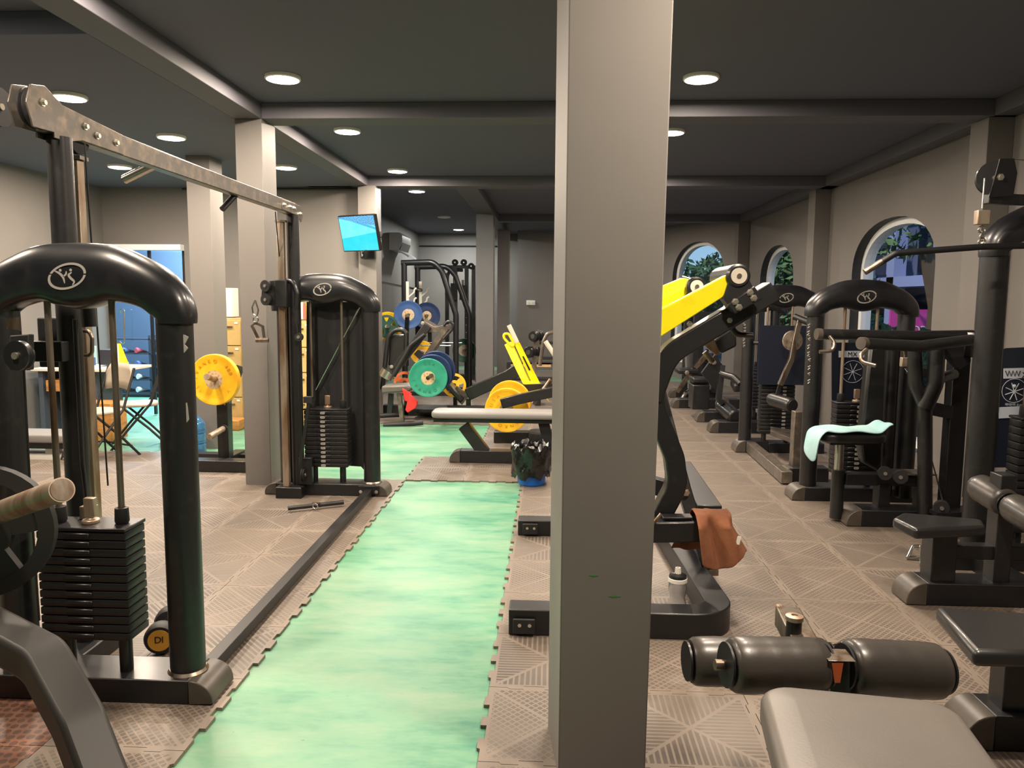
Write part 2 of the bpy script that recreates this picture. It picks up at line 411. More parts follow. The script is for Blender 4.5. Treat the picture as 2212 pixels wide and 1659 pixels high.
trim(MB().box((-1.05, 15.3, 0), (-.82, 15.6, BZ)), 'wall')
trim(MB().box((-2.45, 2.5, 0), (-2.24, 2.8, BZ))) if False else None
# main column in the foreground, standing slightly skewed
c0 = V((.043, 2.3, 0)); dx = V((.274, .0, 0)); dy = V((-.033, .28, 0))
tp = V((0, 0, CZ)); wx = V((.028, 0, 0))
mainc = trim(MB().add([c0, c0+dx, c0+dx+dy, c0+dy, c0+tp, c0+dx+tp+wx, c0+dx+dy+tp+wx, c0+dy+tp], [(3, 2, 1, 0), (4, 5, 6, 7), (0, 1, 5, 4), (1, 2, 6, 5), (2, 3, 7, 6), (3, 0, 4, 7)]), 'wall')
for P_ in ([(1272, 1243), (1283, 1241), (1293, 1244), (1281, 1246)], [(1314, 1288), (1330, 1285), (1341, 1289), (1322, 1291)]):
    MB().prism([A(x, y, 2.2995) for x, y in P_], (0, .001, 0)).done('paint_mark', 'tape', mainc, label='small green paint mark')
# right wall with arched windows
def arch(c, hw, z0, zs, zt, n=22):
    pts = [(c-hw, z0), (c-hw, zs)]
    for i in range(1, n):
        a = math.pi*i/n; cx, sx = math.cos(a), math.sin(a)
        pts.append((c-hw*math.copysign(abs(cx)**.92, cx), zs+(zt-zs)*abs(sx)**.92))
    return pts+[(c+hw, zs), (c+hw, z0)]
def arch_wall(name, o, d, L, T_, wins, z1=CZ):
    """wall from point o along d for L metres, thickness T_ outward, openings wins=(centre,hw,z0,zs,zt)"""
    o, d = V(o), V(d).normalized(); nrm = V((d.y, -d.x, 0))
    mb = MB(); P = lambda s_, z, t: o+d*s_+V((0, 0, z))+nrm*t
    for t in (0, T_):
        x = 0
        for (c, hw, z0, zs, zt) in wins:
            mb.add([P(x, 0, t), P(c-hw, 0, t), P(c-hw, z1, t), P(x, z1, t)], [(0, 1, 2, 3)])
            mb.add([P(c-hw, 0, t), P(c+hw, 0, t), P(c+hw, z0, t), P(c-hw, z0, t)], [(0, 1, 2, 3)])
            ap = arch(c, hw, z0, zs, zt)[1:-1]
            for (a, b) in zip(ap[:-1], ap[1:]): mb.add([P(a[0], a[1], t), P(b[0], b[1], t), P(b[0], z1, t), P(a[0], z1, t)], [(0, 1, 2, 3)])
            x = c+hw
        mb.add([P(x, 0, t), P(L, 0, t), P(L, z1, t), P(x, z1, t)], [(0, 1, 2, 3)])
    w = struct(mb.done(name, 'wall'))
    for (c, hw, z0, zs, zt) in wins:
        global wi
        wi += 1; root = T('window_%d' % wi, '', '', P(c, z0, 0)); del root['label']; del root['category']; root['kind'] = 'structure'
        ap = arch(c, hw, z0, zs, zt); ai = arch(c, hw-.07, z0+.07, zs, zt-.07)
        m1 = MB(); n = len(ap)
        for i in range(n):
            j = (i+1) % n; m1.add([P(*ap[i], .0), P(*ap[j], .0), P(*ap[j], T_), P(*ap[i], T_)], [(0, 1, 2, 3)])
        m1.done('window_reveal', 'winshade', root)
        m2 = MB()
        for i in range(n):
            j = (i+1) % n
            a0, a1, b0, b1 = ap[i], ap[j], ai[i], ai[j]; t0, t1 = T_*.45, T_*.95
            m2.add([P(*a0, t0), P(*a1, t0), P(*b1, t0), P(*b0, t0), P(*a0, t1), P(*a1, t1), P(*b1, t1), P(*b0, t1)], [(0, 1, 2, 3), (7, 6, 5, 4), (3, 2, 6, 7), (0, 4, 5, 1)])
        m2.done('window_frame', 'winwhite', root)
        MB().add([P(*p, T_*.7) for p in ai], [tuple(range(n))]).done('pane', 'glass', root)
    return w
def glass():
    m = bpy.data.materials.new('glass'); m.use_nodes = True; n = m.node_tree.nodes; l = m.node_tree.links; n.remove(n['Principled BSDF'])
    t = n.new('ShaderNodeBsdfTransparent'); t.inputs[0].default_value = (.9, .95, .97, 1); g = n.new('ShaderNodeBsdfGlossy'); g.inputs['Roughness'].default_value = .02
    x = n.new('ShaderNodeMixShader'); x.inputs[0].default_value = .06
    l.new(t.outputs[0], x.inputs[1]); l.new(g.outputs[0], x.inputs[2]); l.new(x.outputs[0], n['Material Output'].inputs[0]); MATS['glass'] = m
glass(); wi = 0
def WIN(pa, pb):
    ya, yb = AX(pa, 650, XR).y, AX(pb, 760, XR).y
    return (13.9-(ya+yb)/2, (ya-yb)/2, .12, 1.84, 2.36)
arch_wall('wall_right', (XR, 13.9, 0), (0, -1, 0), 16.9, -.22, [WIN(1640, 1706), WIN(1837, 2008)])
arch_wall('wall_right_far', (XR, 13.9, 0), (-.5, .866, 0), 3.36, .22, [(1.24, .74, .3, 1.95, 2.64)])
struct(MB().box((-3.2, 17.6, 0), (-.6, 17.8, CZ)).done('wall_back', 'wall'))
struct(MB().box((-.72, 16.8, 0), (1.9, 17.0, CZ)).box((-.72, 17.0, 0), (-.6, 17.6, CZ)).done('wall_back_right', 'wall'))
struct(MB().box((-3.2, 9.8, 0), (-3.0, 17.6, CZ)).done('wall_alcove', 'wall'))
struct(MB().box((-4.62, 9.6, 0), (-2.2, 9.8, CZ)).box((XL-.2, 9.6, 2.14), (-4.62, 9.8, CZ)).box((-5.9, 9.6, 0), (XL, 9.8, CZ)).done('wall_back_left', 'wall'))
struct(MB().box((-8, -3, 0), (XR+.3, -2.9, CZ)).done('wall_front', 'wall'))
# side room behind the glass front
struct(MB().box((-7.4, 12.3, 0), (-3.2, 12.4, CZ)).box((-7.5, 9.8, 0), (-7.4, 12.4, CZ)).box((-3.3, 9.8, 0), (-3.2, 12.4, CZ)).done('wall_side_room', 'bluewall'))
struct(MB().box((XL, 9.5, 2.1), (-4.62, 9.6, 2.17)).done('trim_header', 'winwhite')).name = 'trim_40'
d1 = T('door_1', '', '', (-5.1, 9.66, 0)); del d1['label']; del d1['category']; d1['kind'] = 'structure'
MB().box((-5.64, 9.65, .02), (-4.64, 9.66, 2.08)).done('pane', 'glass', d1)
MB().box((-4.67, 9.64, 0), (-4.63, 9.68, 2.1)).box((-5.66, 9.64, 0), (-5.62, 9.68, 2.1)).box((-5.12, 9.64, 0), (-5.09, 9.68, 2.1)).done('door_frame', 'black', d1)
MB().tube([A(259, 676, 9.58), A(260, 668, 9.56), A(268, 670, 9.56), A(269, 738, 9.56), A(264, 744, 9.56), A(259, 738, 9.58)], .010, .02, 8).done('door_handle', 'chrome', d1, label='long chrome pull handle')
# cable conduit with clips where wall meets ceiling
struct(MB().tube([(-4.6, 9.57, 2.855), (-2.4, 9.57, 2.855)], .012, n=8).done('trim_41', 'black'))
struct(MB().tube([(-3.0+.02, 17.57, 2.72), (-.95, 17.57, 2.72)], .015, n=8).done('trim_42', 'black'))
# ---------------------------------------------------------------- ceiling lamps
def lamp(x, y, z, lab, on=True, cool=False, r=.105, grp='round ceiling lamps', k=1.):
    t = T('ceiling_lamp', lab, 'ceiling lamp', (x, y, z), grp)
    MB().lathe((x, y, z-.014), (0, 0, 1), [(r, .014), (r+.014, .014), (r+.014, -.004), (r+.004, -.010), (r, -.004)], 32).done('trim_ring', 'lampwhite', t)
    MB().lathe((x, y, z-.014), (0, 0, 1), [(0, -.016), (r*.75, -.014), (r, -.006), (r, .013), (0, .013)], 32, False).done('diffuser', ('lampcool' if cool else 'lampglow') if on else 'lampwhite', t)
    if on:
        ld = bpy.data.lights.new('lamp_light', 'AREA'); ld.shape = 'DISK'; ld.size = r*2; ld.energy = LAMP_W*k; ld.color = (.97, 1, .96) if cool else WARM
        lo = bpy.data.objects.new('lamp_light', ld); COL.objects.link(lo); lo.location = (0, 0, -.03); lo.parent = t
    return t
for (x, y, z, lab) in [
    (-1.83, 5.32, CZ, 'lit round ceiling lamp above the crossover beam, largest of the middle row'),
    (-1.82, 6.95, CZ, 'lit round ceiling lamp just beyond the first cross beam, middle row'),
    (-1.79, 9.06, CZ, 'lit round ceiling lamp right before the television column'),
    (-3.32, 5.3, BZ, 'lit round ceiling lamp above the near end of the crossover beam, upper left'),
    (-3.25, 6.6, BZ, 'lit round ceiling lamp left of the far grey column'),
    (-4.53, 8.05, BZ, 'lit round ceiling lamp seen just under the crossover beam beside a pull-up stub'),
    (-4.95, 6.6, BZ, 'lit round ceiling lamp at the left edge of the photo'),
    (-2.78, 8.1, BZ, 'lit round ceiling lamp peeking out right of the crossover column'),
    (.99, 5.39, CZ, 'lit round ceiling lamp right of the big foreground column'),
    (1.05, 7.05, CZ, 'lit round ceiling lamp half hidden behind the right edge of the big column')]:
    lamp(x, y, z, lab)
lamp(-1.85, 10.7, CZ, 'lit round ceiling lamp right of the television column, beyond the second cross beam', cool=True)
lamp(-1.95, 16.4, CZ, 'lit round ceiling lamp near the back wall of the alcove', cool=True, k=1.4)
lamp(-1.93, 14.0, CZ, 'unlit round ceiling lamp in the alcove before the back wall', on=False)
HG = 'ceiling lamps out of view behind the camera or column'
for (x, y) in ((-1.85, 3.6), (-1.85, 1.8), (1.0, 3.6), (1.0, 1.7), (1.05, 9.0), (1.05, 11.0), (1.0, 14.5), (-3.6, 3.0)):
    lamp(x, y, CZ, 'round ceiling lamp of the same grid, hidden from view', grp=HG, k=1.45 if y == 1.7 else 1.)
sl = bpy.data.lights.new('side_room_light', 'AREA'); sl.size = 1.2; sl.energy = 320; sl.color = (.62, .82, 1)
so = bpy.data.objects.new('side_room_light', sl); COL.objects.link(so); so.location = (-5.3, 11.0, 2.9)
# ---------------------------------------------------------------- interlocking rubber mats
S = .49
def tooth(t):                       # odd-symmetric puzzle edge, t in 0..1 -> list of (t, offset)
    out = []; n = 7; w = 1/n
    for k in range(n):
        a = k*w; s_ = -1 if k % 2 else 1
        if k == 0 or k == n-1: out += [(a, 0), (a+w, 0)] if k == 0 else [(a, 0)]
        else: out += [(a-.012, s_*.011*1.), (a+w+.012, s_*.011)] if s_ > 0 else [(a+.012, -.011), (a+w-.012, -.011)]
    return out
TH = tooth(0)
def mats(name, cells, lab, m='rubber', h=.013):
    mb = MB(); g = .9945
    for (i, j) in cells:
        x0, y0 = -.22+S*i, 2.36+S*j; pts = []
        for t, o in TH: pts.append((x0+t*S, y0+o))
        for t, o in TH: pts.append((x0+S+o, y0+t*S))
        for t, o in reversed(TH+[(1, 0)]): pts.append((x0+t*S, y0+S+o))
        for t, o in reversed(TH[1:]+[(1, 0)]): pts.append((x0+o, y0+t*S))
        q = []; cx, cy = x0+S/2, y0+S/2
        for p in pts:
            p = V((cx+(p[0]-cx)*g, cy+(p[1]-cy)*g, -.0128))
            if not q or (p-q[-1]).length > 1e-4: p.x = min(p.x, 3.40); q.append(p)
        mb.prism(q, (0, 0, h-.0004))
    o = mb.done(name, m, sm=30); tag(o, lab, 'floor mat'); return o
right = [(i, j) for j in range(-4, 31) for i in range(-6, 8)
         if not ((i >= 7 and j > 22)) and (
             (j < 8 and i >= 0) or (8 <= j < 10 and i >= -2) or (10 <= j < 14 and i >= -1) or (14 <= j and i >= -5)) and not (i >= 5 and j >= 24 and i*S-.22 > 3.2-(j*S+2.36-13.9)*.577-.5) and not j > 28 and not (2.36+S*(j+1) > 13.9 and -.22+S*(i+1) > 3.38-.577*(2.36+S*(j+1)-13.9))]
mats('rubber_mat', right, 'large grey-brown interlocking rubber matting right of the green floor strip, under the press machines')
left = [(i, j) for j in range(-4, 10) for i in range(-11, -2) if (j < 8 or i < -4) and not (i < -3 and j < 1)]
mats('rubber_mat', left, 'interlocking rubber matting left of the green floor strip, under the cable crossover')
mats('rubber_mat', [(i, j) for i in (-4, -5, -6) for j in (-2, -1, 0)], 'brown rubber matting with round cells, orange glow painted in, at the lower left corner', 'rubberhex')
# ---------------------------------------------------------------- outdoors
def tree(x, y, h, r, lab, m='leaf', n=900, seed=1):
    rnd = random.Random(seed); t = T('tree', lab, 'tree', (x, y, -1))
    MB().tube([(x, y, -1), (x+.1, y, h*.5), (x-.05, y+.1, h*.8)], .14, n=8).done('trunk', 'bark', t)
    mb = MB(); cl = [(V((x+rnd.gauss(0, r*.45), y+rnd.gauss(0, r*.45), h+rnd.gauss(0, r*.35))), r*rnd.uniform(.35, .6)) for _ in range(14)]
    for _ in range(n):
        c, cr = rnd.choice(cl); d = V((rnd.gauss(0, 1), rnd.gauss(0, 1), rnd.gauss(0, 1))).normalized()*cr*rnd.uniform(.7, 1.05)
        p = c+d; a = V((rnd.gauss(0, 1), rnd.gauss(0, 1), rnd.gauss(0, 1))).normalized(); b = a.orthogonal().normalized(); k = rnd.uniform(.07, .15)*(1+.3*(r > 1.2))
        mb.add([p-a*k, p-b*k*.5, p+a*k, p+b*k*.5], [(0, 1, 2, 3)])
    o = mb.done('foliage', m, t); return t
struct(MB().box((XR+.5, -5, -.6), (30, 50, -.5)).box((-2, 19, -.6), (XR+.5, 50, -.5)).done('trim_43', 'asphalt'))
k = 0
for (x, y, h, r, m, lab) in [(6.9, 32, 1.9, 1.7, 'leaf', 'green leafy tree seen through the farthest arched window, right half'),
                          (4.4, 28, 1.7, 1.5, 'leaf', 'green leafy tree seen through the farthest arched window, left half'),
                          (8.3, 27.5, 2.2, 1.5, 'leafpale', 'pale green tree beyond the one in the narrow middle window'),
                          (6.5, 22.0, 2.2, 1.7, 'leafpale', 'pale green tree filling the narrow middle window'),
                          (5.95, 12.4, 2.9, .8, 'leafpale', 'thin leafy branches outside the nearest arched window'),
                          (5.2, 12.0, .7, .7, 'leaf', 'dark green shrub low outside the nearest arched window')]:
    k += 1; tree(x, y, h, r, lab, m, 700 if r < 1.1 else 5200, k)
# building across the street
b = T('building', 'grey-blue building with balconies across the street, seen through the nearest window', 'building', (10, 19, -.5))
MB().box((9.5, 13, -.5), (15, 25, 8)).done('wall', 'facade', b)
for z in (1.9, 4.6):
    MB().box((8.5, 13, z), (9.5, 25, z+.25)).done('balcony_slab', 'facadelight', b)
for (y0, z0) in ((13.6, 2.3), (16.2, 2.3), (18.8, 2.3), (21.4, 2.3), (13.6, -.2), (16.2, -.2), (18.8, -.2), (21.4, -.2)):
    w = MB().box((9.44, y0, z0), (9.5, y0+1.7, z0+1.7)).done('window', 'facadedark', b)
    MB().box((9.4, y0+.8, z0), (9.44, y0+.86, z0+1.7)).box((9.4, y0, z0+1.1), (9.44, y0+1.7, z0+1.15)).done('window_bar', 'facadelight', w)
MB().box((8.5, 14.7, -.5), (8.8, 15.1, 5)).done('pillar', 'facadelight', b)
MB().box((8.5, 19.7, -.5), (8.8, 20.1, 5)).done('pillar', 'facadelight', b)
# shop sign, seen between the shroud and the window edge
sg = A(1990, 700, 14.2); sr = T('shop_sign', 'purple shop sign with white capital letters outside the nearest window', 'sign', (sg.x, sg.y, sg.z-.3))
MB().box((sg.x-.55, sg.y, sg.z-.26), (sg.x+.75, sg.y+.06, sg.z+.26)).done('board', 'sign', sr)
MB().text('SPORTS', .2, (sg.x-.02, sg.y-.005, sg.z-.1), (1, 0, 0), (0, 0, 1), .004).done('lettering', 'white', sr)
MB().box((sg.x-.5, sg.y+.02, -.5), (sg.x-.44, sg.y+.06, sg.z-.26)).box((sg.x+.64, sg.y+.02, -.5), (sg.x+.7, sg.y+.06, sg.z-.26)).done('post', 'facadedark', sr)
for i in range(6):
    z = 3.9+i*.28; o = MB().tube([(-6, 24+i*.2, z+.5+.1*i), (4, 24.5, z), (9, 24.8+.2*i, z+.15*(i % 3))], .012, n=6).done('power_line', 'cable')
    tag(o, 'thin overhead power line crossing the sky in the farthest window', 'power line', 'overhead power lines outside')
# ---------------------------------------------------------------- shared gym machine pieces
def foot(root, a, b, w, h, z=0., caps='ab', nm='base_beam', z0=.0):
    """low base beam from a to b on the floor with quarter-round plastic end caps"""
    a, b = V((a[0], a[1], 0)), V((b[0], b[1], 0)); d = (b-a).normalized(); sd = V((-d.y, d.x, 0)); R = min(h, .1)
    a2 = a + d*R*.95 if 'a' in caps else a; b2 = b - d*R*.95 if 'b' in caps else b
    o = MB().beam([a2+V((0, 0, z0+h/2)), b2+V((0, 0, z0+h/2))], w, h, up=(0, 0, 1)).done(nm, 'blacksatin', root, bev=.006)
    for k, (p, q, dd) in dict(a=(a2, a, -d), b=(b2, b, d)).items():
        if k not in caps: continue
        poly = [p+V((0, 0, z0+.001))]+[p+dd*R*math.sin(t)+V((0, 0, z0+.004+(h-.004)*math.cos(t)**.8)) for t in [math.pi/2*i/8*.999 for i in range(8, -1, -1)]]
        MB().prism([v - sd*(w/2+.002) for v in poly], sd*(w+.004)).done('end_cap', 'cap', root, bev=.004, sm=30, label='brownish quarter-round plastic end cap')
    return o
def catmull(P, n):
    out = []; P = [P[0]]+P+[P[-1]]
    for i in range(1, len(P)-2):
        for k in range(n):
            t = k/n; a, b, c, d = P[i-1], P[i], P[i+1], P[i+2]
            out.append(tuple(.5*(2*b[j]+(c[j]-a[j])*t+(2*a[j]-5*b[j]+4*c[j]-d[j])*t*t+(3*b[j]-a[j]-3*c[j]+d[j])*t**3) for j in range(len(a))))
    out.append(P[-2]); return out
def logo(root_part, c, s=1., face=-1, M=None):
    mb = MB(M); cx, cy, cz = c; pts = 40
    def ell(a, b): return [(a*math.cos(2*math.pi*i/pts)*.98+b*.18*math.sin(2*math.pi*i/pts), b*math.sin(2*math.pi*i/pts)+a*.12*math.cos(2*math.pi*i/pts)) for i in range(pts)]
    o, i_ = ell(.062*s, .041*s), ell(.054*s, .034*s); vs = []; y0 = cy+face*.002
    for (x, z) in o: vs.append((cx+x, y0, cz+z))
    for (x, z) in i_: vs.append((cx+x, y0, cz+z))
    mb.add(vs, [(k, (k+1) % pts, pts+(k+1) % pts, pts+k) for k in range(pts)])
    def stroke(P, w):
        P = catmull(P, 6); n = len(P); L = []; Rr = []
        for k, (x, z) in enumerate(P):
            a = P[max(k-1, 0)]; b = P[min(k+1, n-1)]; dx_, dz_ = b[0]-a[0], b[1]-a[1]; q = math.hypot(dx_, dz_) or 1
            ww = w*math.sin(math.pi*(.12+.8*k/(n-1))); L.append((x-dz_/q*ww, z+dx_/q*ww)); Rr.append((x+dz_/q*ww, z-dx_/q*ww))
        mb.add([(cx+x*s, y0, cz+z*s) for x, z in L+Rr[::-1]], [tuple(range(2*n))])
    stroke([(-.038, .016), (-.022, .008), (-.012, -.004), (-.008, -.022)], .004)
    stroke([(-.012, -.001), (-.003, .006), (-.001, .016)], .003)
    stroke([(.016, .012), (.006, .004), (.012, -.006), (.022, -.016), (.016, -.027)], .004)
    for (x, z) in ((-.020, .018), (.013, .019)):
        mb.add([(cx+(x+.0045*math.cos(t))*s, y0, cz+(z+.0045*math.sin(t))*s) for t in [2*math.pi*i/12 for i in range(12)]], [tuple(range(12))])
    return mb.done('logo', 'logo', root_part, label='silver oval emblem with two dancing figures')
def shroud(root, cx, cy, hw, zb=1.41, zt=1.70, hd=.075, M=None, lg=True):
    """moulded arched cover joining two uprights"""
    kz = (zt-zb)/.29; P = [(-hw+.062, zb, .062, .9), (-hw+.064, zb+.035*kz, .066, .95), (-hw+.085, zt-.215*kz, .076, 1.), (-hw+.135, zt-.168*kz, .082, 1.05), (-hw+.21, zt-.134*kz, .09, 1.08), (-hw*.28, zt-.113*kz, .104, 1.12), (0, zt-.122*kz, .12, 1.12)]
    P = P+[(-a, b, c, d) for (a, b, c, d) in P[-2::-1]]
    P = catmull(P, 5); mb = MB(M); vs = []; m = 28; n = len(P)
    for i, (x, z, a, d) in enumerate(P):
        q, r_ = P[max(i-1, 0)], P[min(i+1, n-1)]; tx, tz = r_[0]-q[0], r_[1]-q[1]; L = math.hypot(tx, tz); nx, nz = -tz/L, tx/L
        for k in range(m):
            t = 2*math.pi*k/m; c, s_ = math.cos(t), math.sin(t)
            u = math.copysign(abs(c)**.62, c); v = math.copysign(abs(s_)**.62, s_)
            dd = hd*d*(1-.28*max(0, u)**2)
            vs.append((cx+x+nx*a*u, cy+dd*v, z+nz*a*u))
    fs = [(i*m+j, i*m+(j+1) % m, (i+1)*m+(j+1) % m, (i+1)*m+j) for i in range(n-1) for j in range(m)]+[tuple(range(m)), tuple((n-1)*m+j for j in range(m))]
    mb.add(vs, fs); o = mb.done('shroud', 'shroud', root, sm=60)
    if lg: logo(o, (cx, cy-hd*1.1*.995, zt-.125), 1.15, -1, M)
    return o
def numtag(parent, c, M, s=1.):
    mb = MB(M); x, y, z = c
    mb.add([(x+dx_*.016*s, y, z+dz_*.0085*s) for dx_, dz_ in ((-.7, -1), (.7, -1), (1, -.5), (1, .5), (.7, 1), (-.7, 1), (-1, .5), (-1, -.5))], [tuple(range(8))])
    o = mb.done('number_label', 'logo', parent)
    return o
def stack(root, cx, cy, z0, z1, n, w=.33, d=.12, M=None, tags=True, rods=(), rtop=1.5, rodm='steel', tagx=-.03):
    """selector weight stack on two guide rods"""
    ph = (z1-z0)/n
    for i in range(n):
        zc = z0+ph*(i+.5); mb = MB(M); mb.pad((cx, cy, zc), (w, d, ph*.92), rad=.005, seg=2)
        mb.pad((cx-.05*w, cy-d*.5, zc+ph*.1), (w*.3, .012, ph*.5), rad=.003, seg=1)
        pl = mb.done('weight_plate', 'blacksatin', root)
        if tags:
            numtag(pl, (cx+tagx, cy-d/2-.008, zc), M, min(1.15, ph/.03)); MB(M).disc((cx+tagx-.006, cy-d/2-.0085, zc), (0, 1, 0), .003, .0006, 8).disc((cx+tagx+.006, cy-d/2-.0085, zc), (0, 1, 0), .003, .0006, 8).done('number_digits', 'black', pl)
    MB(M).pad((cx, cy, z1+.008), (w+.006, d+.006, .014), rad=.003, seg=1).done('top_plate', 'blacksatin', root)
    for r in rods:
        MB(M).cyl((cx+r, cy, .1), (cx+r, cy, rtop), .0115, n=12).done('guide_rod', rodm, root, label='worn metal guide rod')
        MB(M).lathe((cx+r, cy, z1+.014), (0, 0, 1), [(.021, 0), (.026, .01), (.024, .06), (.014, .062)], 20).done('rod_bushing', 'blackmatte', root)
        MB(M).cyl((cx+r*.92, cy, .09), (cx+r*.92, cy, z0+.0), .024, n=16).done('support_post', 'black', root)
    MB(M).lathe((cx, cy, z1+.014), (0, 0, 1), [(0, 0), (.032, 0), (.03, .014), (.012, .016), (.01, .04), (0, .04)], 20, False).box((cx-.02, cy-.012, z1+.038), (cx+.02, cy+.012, z1+.11)).done('cable_block', 'rust', root, bev=.003, label='small metal cable clamp block')
def pulley(root, c, ax, R=.055, w=.022, nm='pulley', m='blackmatte'):
    o = MB().lathe(c, ax, [(.012, -w/2), (R, -w/2), (R, -w*.3), (R*.84, 0), (R, w*.3), (R, w/2), (.012, w/2)], 28).done(nm, m, root)
    MB().disc(c, ax, .012, w*1.5, 12).done('bolt', 'bolt', o); return o
def bolts(root, cs, ax, r=.013, t=.012):
    for c in cs:
        MB().lathe(c, ax, [(0, 0), (r, 0), (r, t*.3), (r*.62, t*.35), (r*.62, t), (0, t)], 6, False).done('bolt', 'bolt', root, sm=25)
def rod(root, pts, r, nm, m, bend=0., n=14, lab=None): return MB().tube(pts, r, bend, n).done(nm, m, root, label=lab)
def wplate(c, nrm, r, w, m, lab, hubm='hub', hubr=.33, text=None, holes=0, grp=None, nm='weight_plate', parent_ok=True, up=(0, 0, 1), rim=.93):
    """round barbell plate centred at c, axis nrm (towards the viewer side that carries the lettering)"""
    c = V(c); nrm = V(nrm).normalized()
    mb = MB()
    if holes:      # spoked / grip plate
        upv = (V(up)-nrm*V(up).dot(nrm)).normalized(); rt = upv.cross(nrm)
        mb.lathe(c, nrm, [(r*.78, -w/2), (r, -w*.42), (r, w*.42), (r*.78, w/2)], 40)
        mb.lathe(c, nrm, [(.026, -w*.45), (r*.42, -w*.4), (r*.42, w*.4), (.026, w*.45)], 40)
        for k in range(holes):
            a = 2*math.pi*(k+.5)/holes; d = rt*math.sin(a)+upv*math.cos(a); tn = d.cross(nrm)
            mb.prism([c+d*r*.36+tn*r*.2-nrm*w*.38, c+d*r*.36-tn*r*.2-nrm*w*.38, c+d*r*.84-tn*r*.3-nrm*w*.38, c+d*r*.84+tn*r*.3-nrm*w*.38], nrm*w*.76)
    else:
        mb.lathe(c, nrm, [(r*.30, -w*.46), (r*.34, -w*.5), (r*.62, -w*.42), (r*.86, -w*.42), (r*.9, -w/2), (r*.985, -w/2), (r, -w*.42), (r, w*.42), (r*.985, w/2), (r*.9, w/2), (r*.86, w*.42), (r*.62, w*.42), (r*.34, w*.5), (r*.30, w*.46)], 56)
    o = mb.done(nm, m, None, loc=c, sm=32); tag(o, lab, 'weight plate', grp)
    if not holes: MB().lathe(c, nrm, [(.026, -w*.52), (r*hubr, -w*.5), (r*hubr, w*.5), (.026, w*.52)], 36).done('hub', hubm, o, label='metal hub ring')
    if text:
        tb = MB(); 
        for (t, a, sp_) in text: tb.arctext(t, r*.21, c+nrm*(w*.42+.0005), nrm, up, r*.74, a, math.degrees(sp_), .003)
        tb.done('lettering', m+'dark' if m in ('plateyellow', 'plategreen') else m, o, bev=0, label='raised lettering in the plate colour, darkened to imitate its shading')
    return o
# ================================================================ cable crossover (two towers, top beam, floor bar)
YN, YF = 2.74, 5.80; CX = -1.705
cc = T('cable_crossover', 'large black cable crossover: two arched towers, long steel top beam and floor bar', 'cable machine', (CX, 4.2, 0))
for (yc, near) in ((YN, True), (YF, False)):
    sg_ = 1 if near else -1
    foot(cc, (-2.18, yc), (-1.235, yc), .19, .092)
    MB().cyl((-1.365, yc, .09), (-1.365, yc, 1.45), .064, n=36).done('upright', 'black', cc)
    MB().lathe((-1.365, yc, .092), (0, 0, 1), [(.064, 0), (.074, 0), (.066, .01), (.064, .01)], 32).done('weld_collar', 'steel', cc)
    MB().cyl((-2.02, yc, .09), (-2.02, yc, 1.45), .064, n=36).done('upright', 'black', cc)
    shroud(cc, CX, yc, .415)
    stack(cc, CX, yc-.02 if near else yc-.0, (.235 if near else .215), (.65 if near else .655), 13, tags=not near, rods=(-.12, .12), rtop=1.56, rodm='steel', w=.335, d=.14, tagx=-.02)
    ty = yc + sg_*(.25 if near else .08); tx = -1.92
    rx, ry = (-1.955, ty+.15) if near else (-1.985, ty-.075)
    # stub carrying the rail
    MB().box((tx-.14, min(yc, ry-.05 if not near else yc), 0), (tx+.06 if not near else tx+.08, max(yc, ry+.05), .085)).done('rail_base', 'blacksatin', cc, bev=.006)
    MB().cyl((tx, ty, .08), (tx, ty, 2.12), .046, n=28).done('tall_post', 'black', cc)
    MB().box((rx-.024, ry-.024, .085), (rx+.024, ry+.024, 2.06)).done('rail', 'rust', cc, bev=.003, label='worn rusty steel rail for the pulley carriage')
    MB().box((rx-.035, ry-.03, 2.06), (rx+.04, ry+.03, 2.075)).done('rail_cap', 'beamgrey', cc)
# top beam
pa, pb = V((-1.93, 2.93, 2.17)), V((-1.925, 5.74, 2.165))
MB().beam([pa+V((0, -.02, 0)), pb], .06, .085, up=(0, 0, 1)).done('top_beam', 'beamgrey', cc, bev=.004, label='long scuffed grey steel top beam')
for (y0, y1, s_) in ((2.80, 3.42, 1), (5.42, 5.86, -1)):
    for dx_ in (-.037, .031):
        x = -1.93+dx_
        if s_ > 0: poly = [(2.80, 2.12), (2.77, 2.20), (2.80, 2.27), (2.88, 2.285), (2.98, 2.24), (3.40, 2.215), (3.43, 2.17), (3.40, 2.13), (3.10, 2.13), (3.0, 2.105), (2.92, 2.105), (2.92, 2.125)]
        else: poly = [(5.42, 2.15), (5.43, 2.20), (5.84, 2.20), (5.88, 2.17), (5.88, 2.12), (5.84, 2.08), (5.76, 2.12), (5.43, 2.13)]
        p = MB().prism([(x, a, b_) for a, b_ in poly], (.006, 0, 0)).done('side_plate', 'beamgrey', cc, bev=.0015)
        if dx_ > 0: bolts(p, [(x+.006, y, z) for y, z in ([(2.86, 2.22), (3.12, 2.19), (3.2, 2.17), (3.34, 2.17)] if s_ > 0 else [(5.47, 2.165), (5.6, 2.165), (5.68, 2.165), (5.82, 2.14)])], (1, 0, 0), .016, .014)
pulley(cc, (-1.93, 2.86, 2.20), (1, 0, 0), .075); pulley(cc, (-1.93, 3.12, 2.15), (1, 0, 0), .07); pulley(cc, (-1.93, 5.80, 2.12), (1, 0, 0), .05); pulley(cc, (-2.02, 2.80, 2.19), (1, 0, 0), .07)
MB().tube([(-1.93, 2.84, 2.275), (-1.93, 3.15, 2.225), (-1.93, 5.6, 2.21)], .004, n=6).done('cable', 'cable', cc)
rod(cc, [(-1.885, 3.1, 2.12), (-1.885, 3.14, .7)], .004, 'cable', 'cable', n=6)
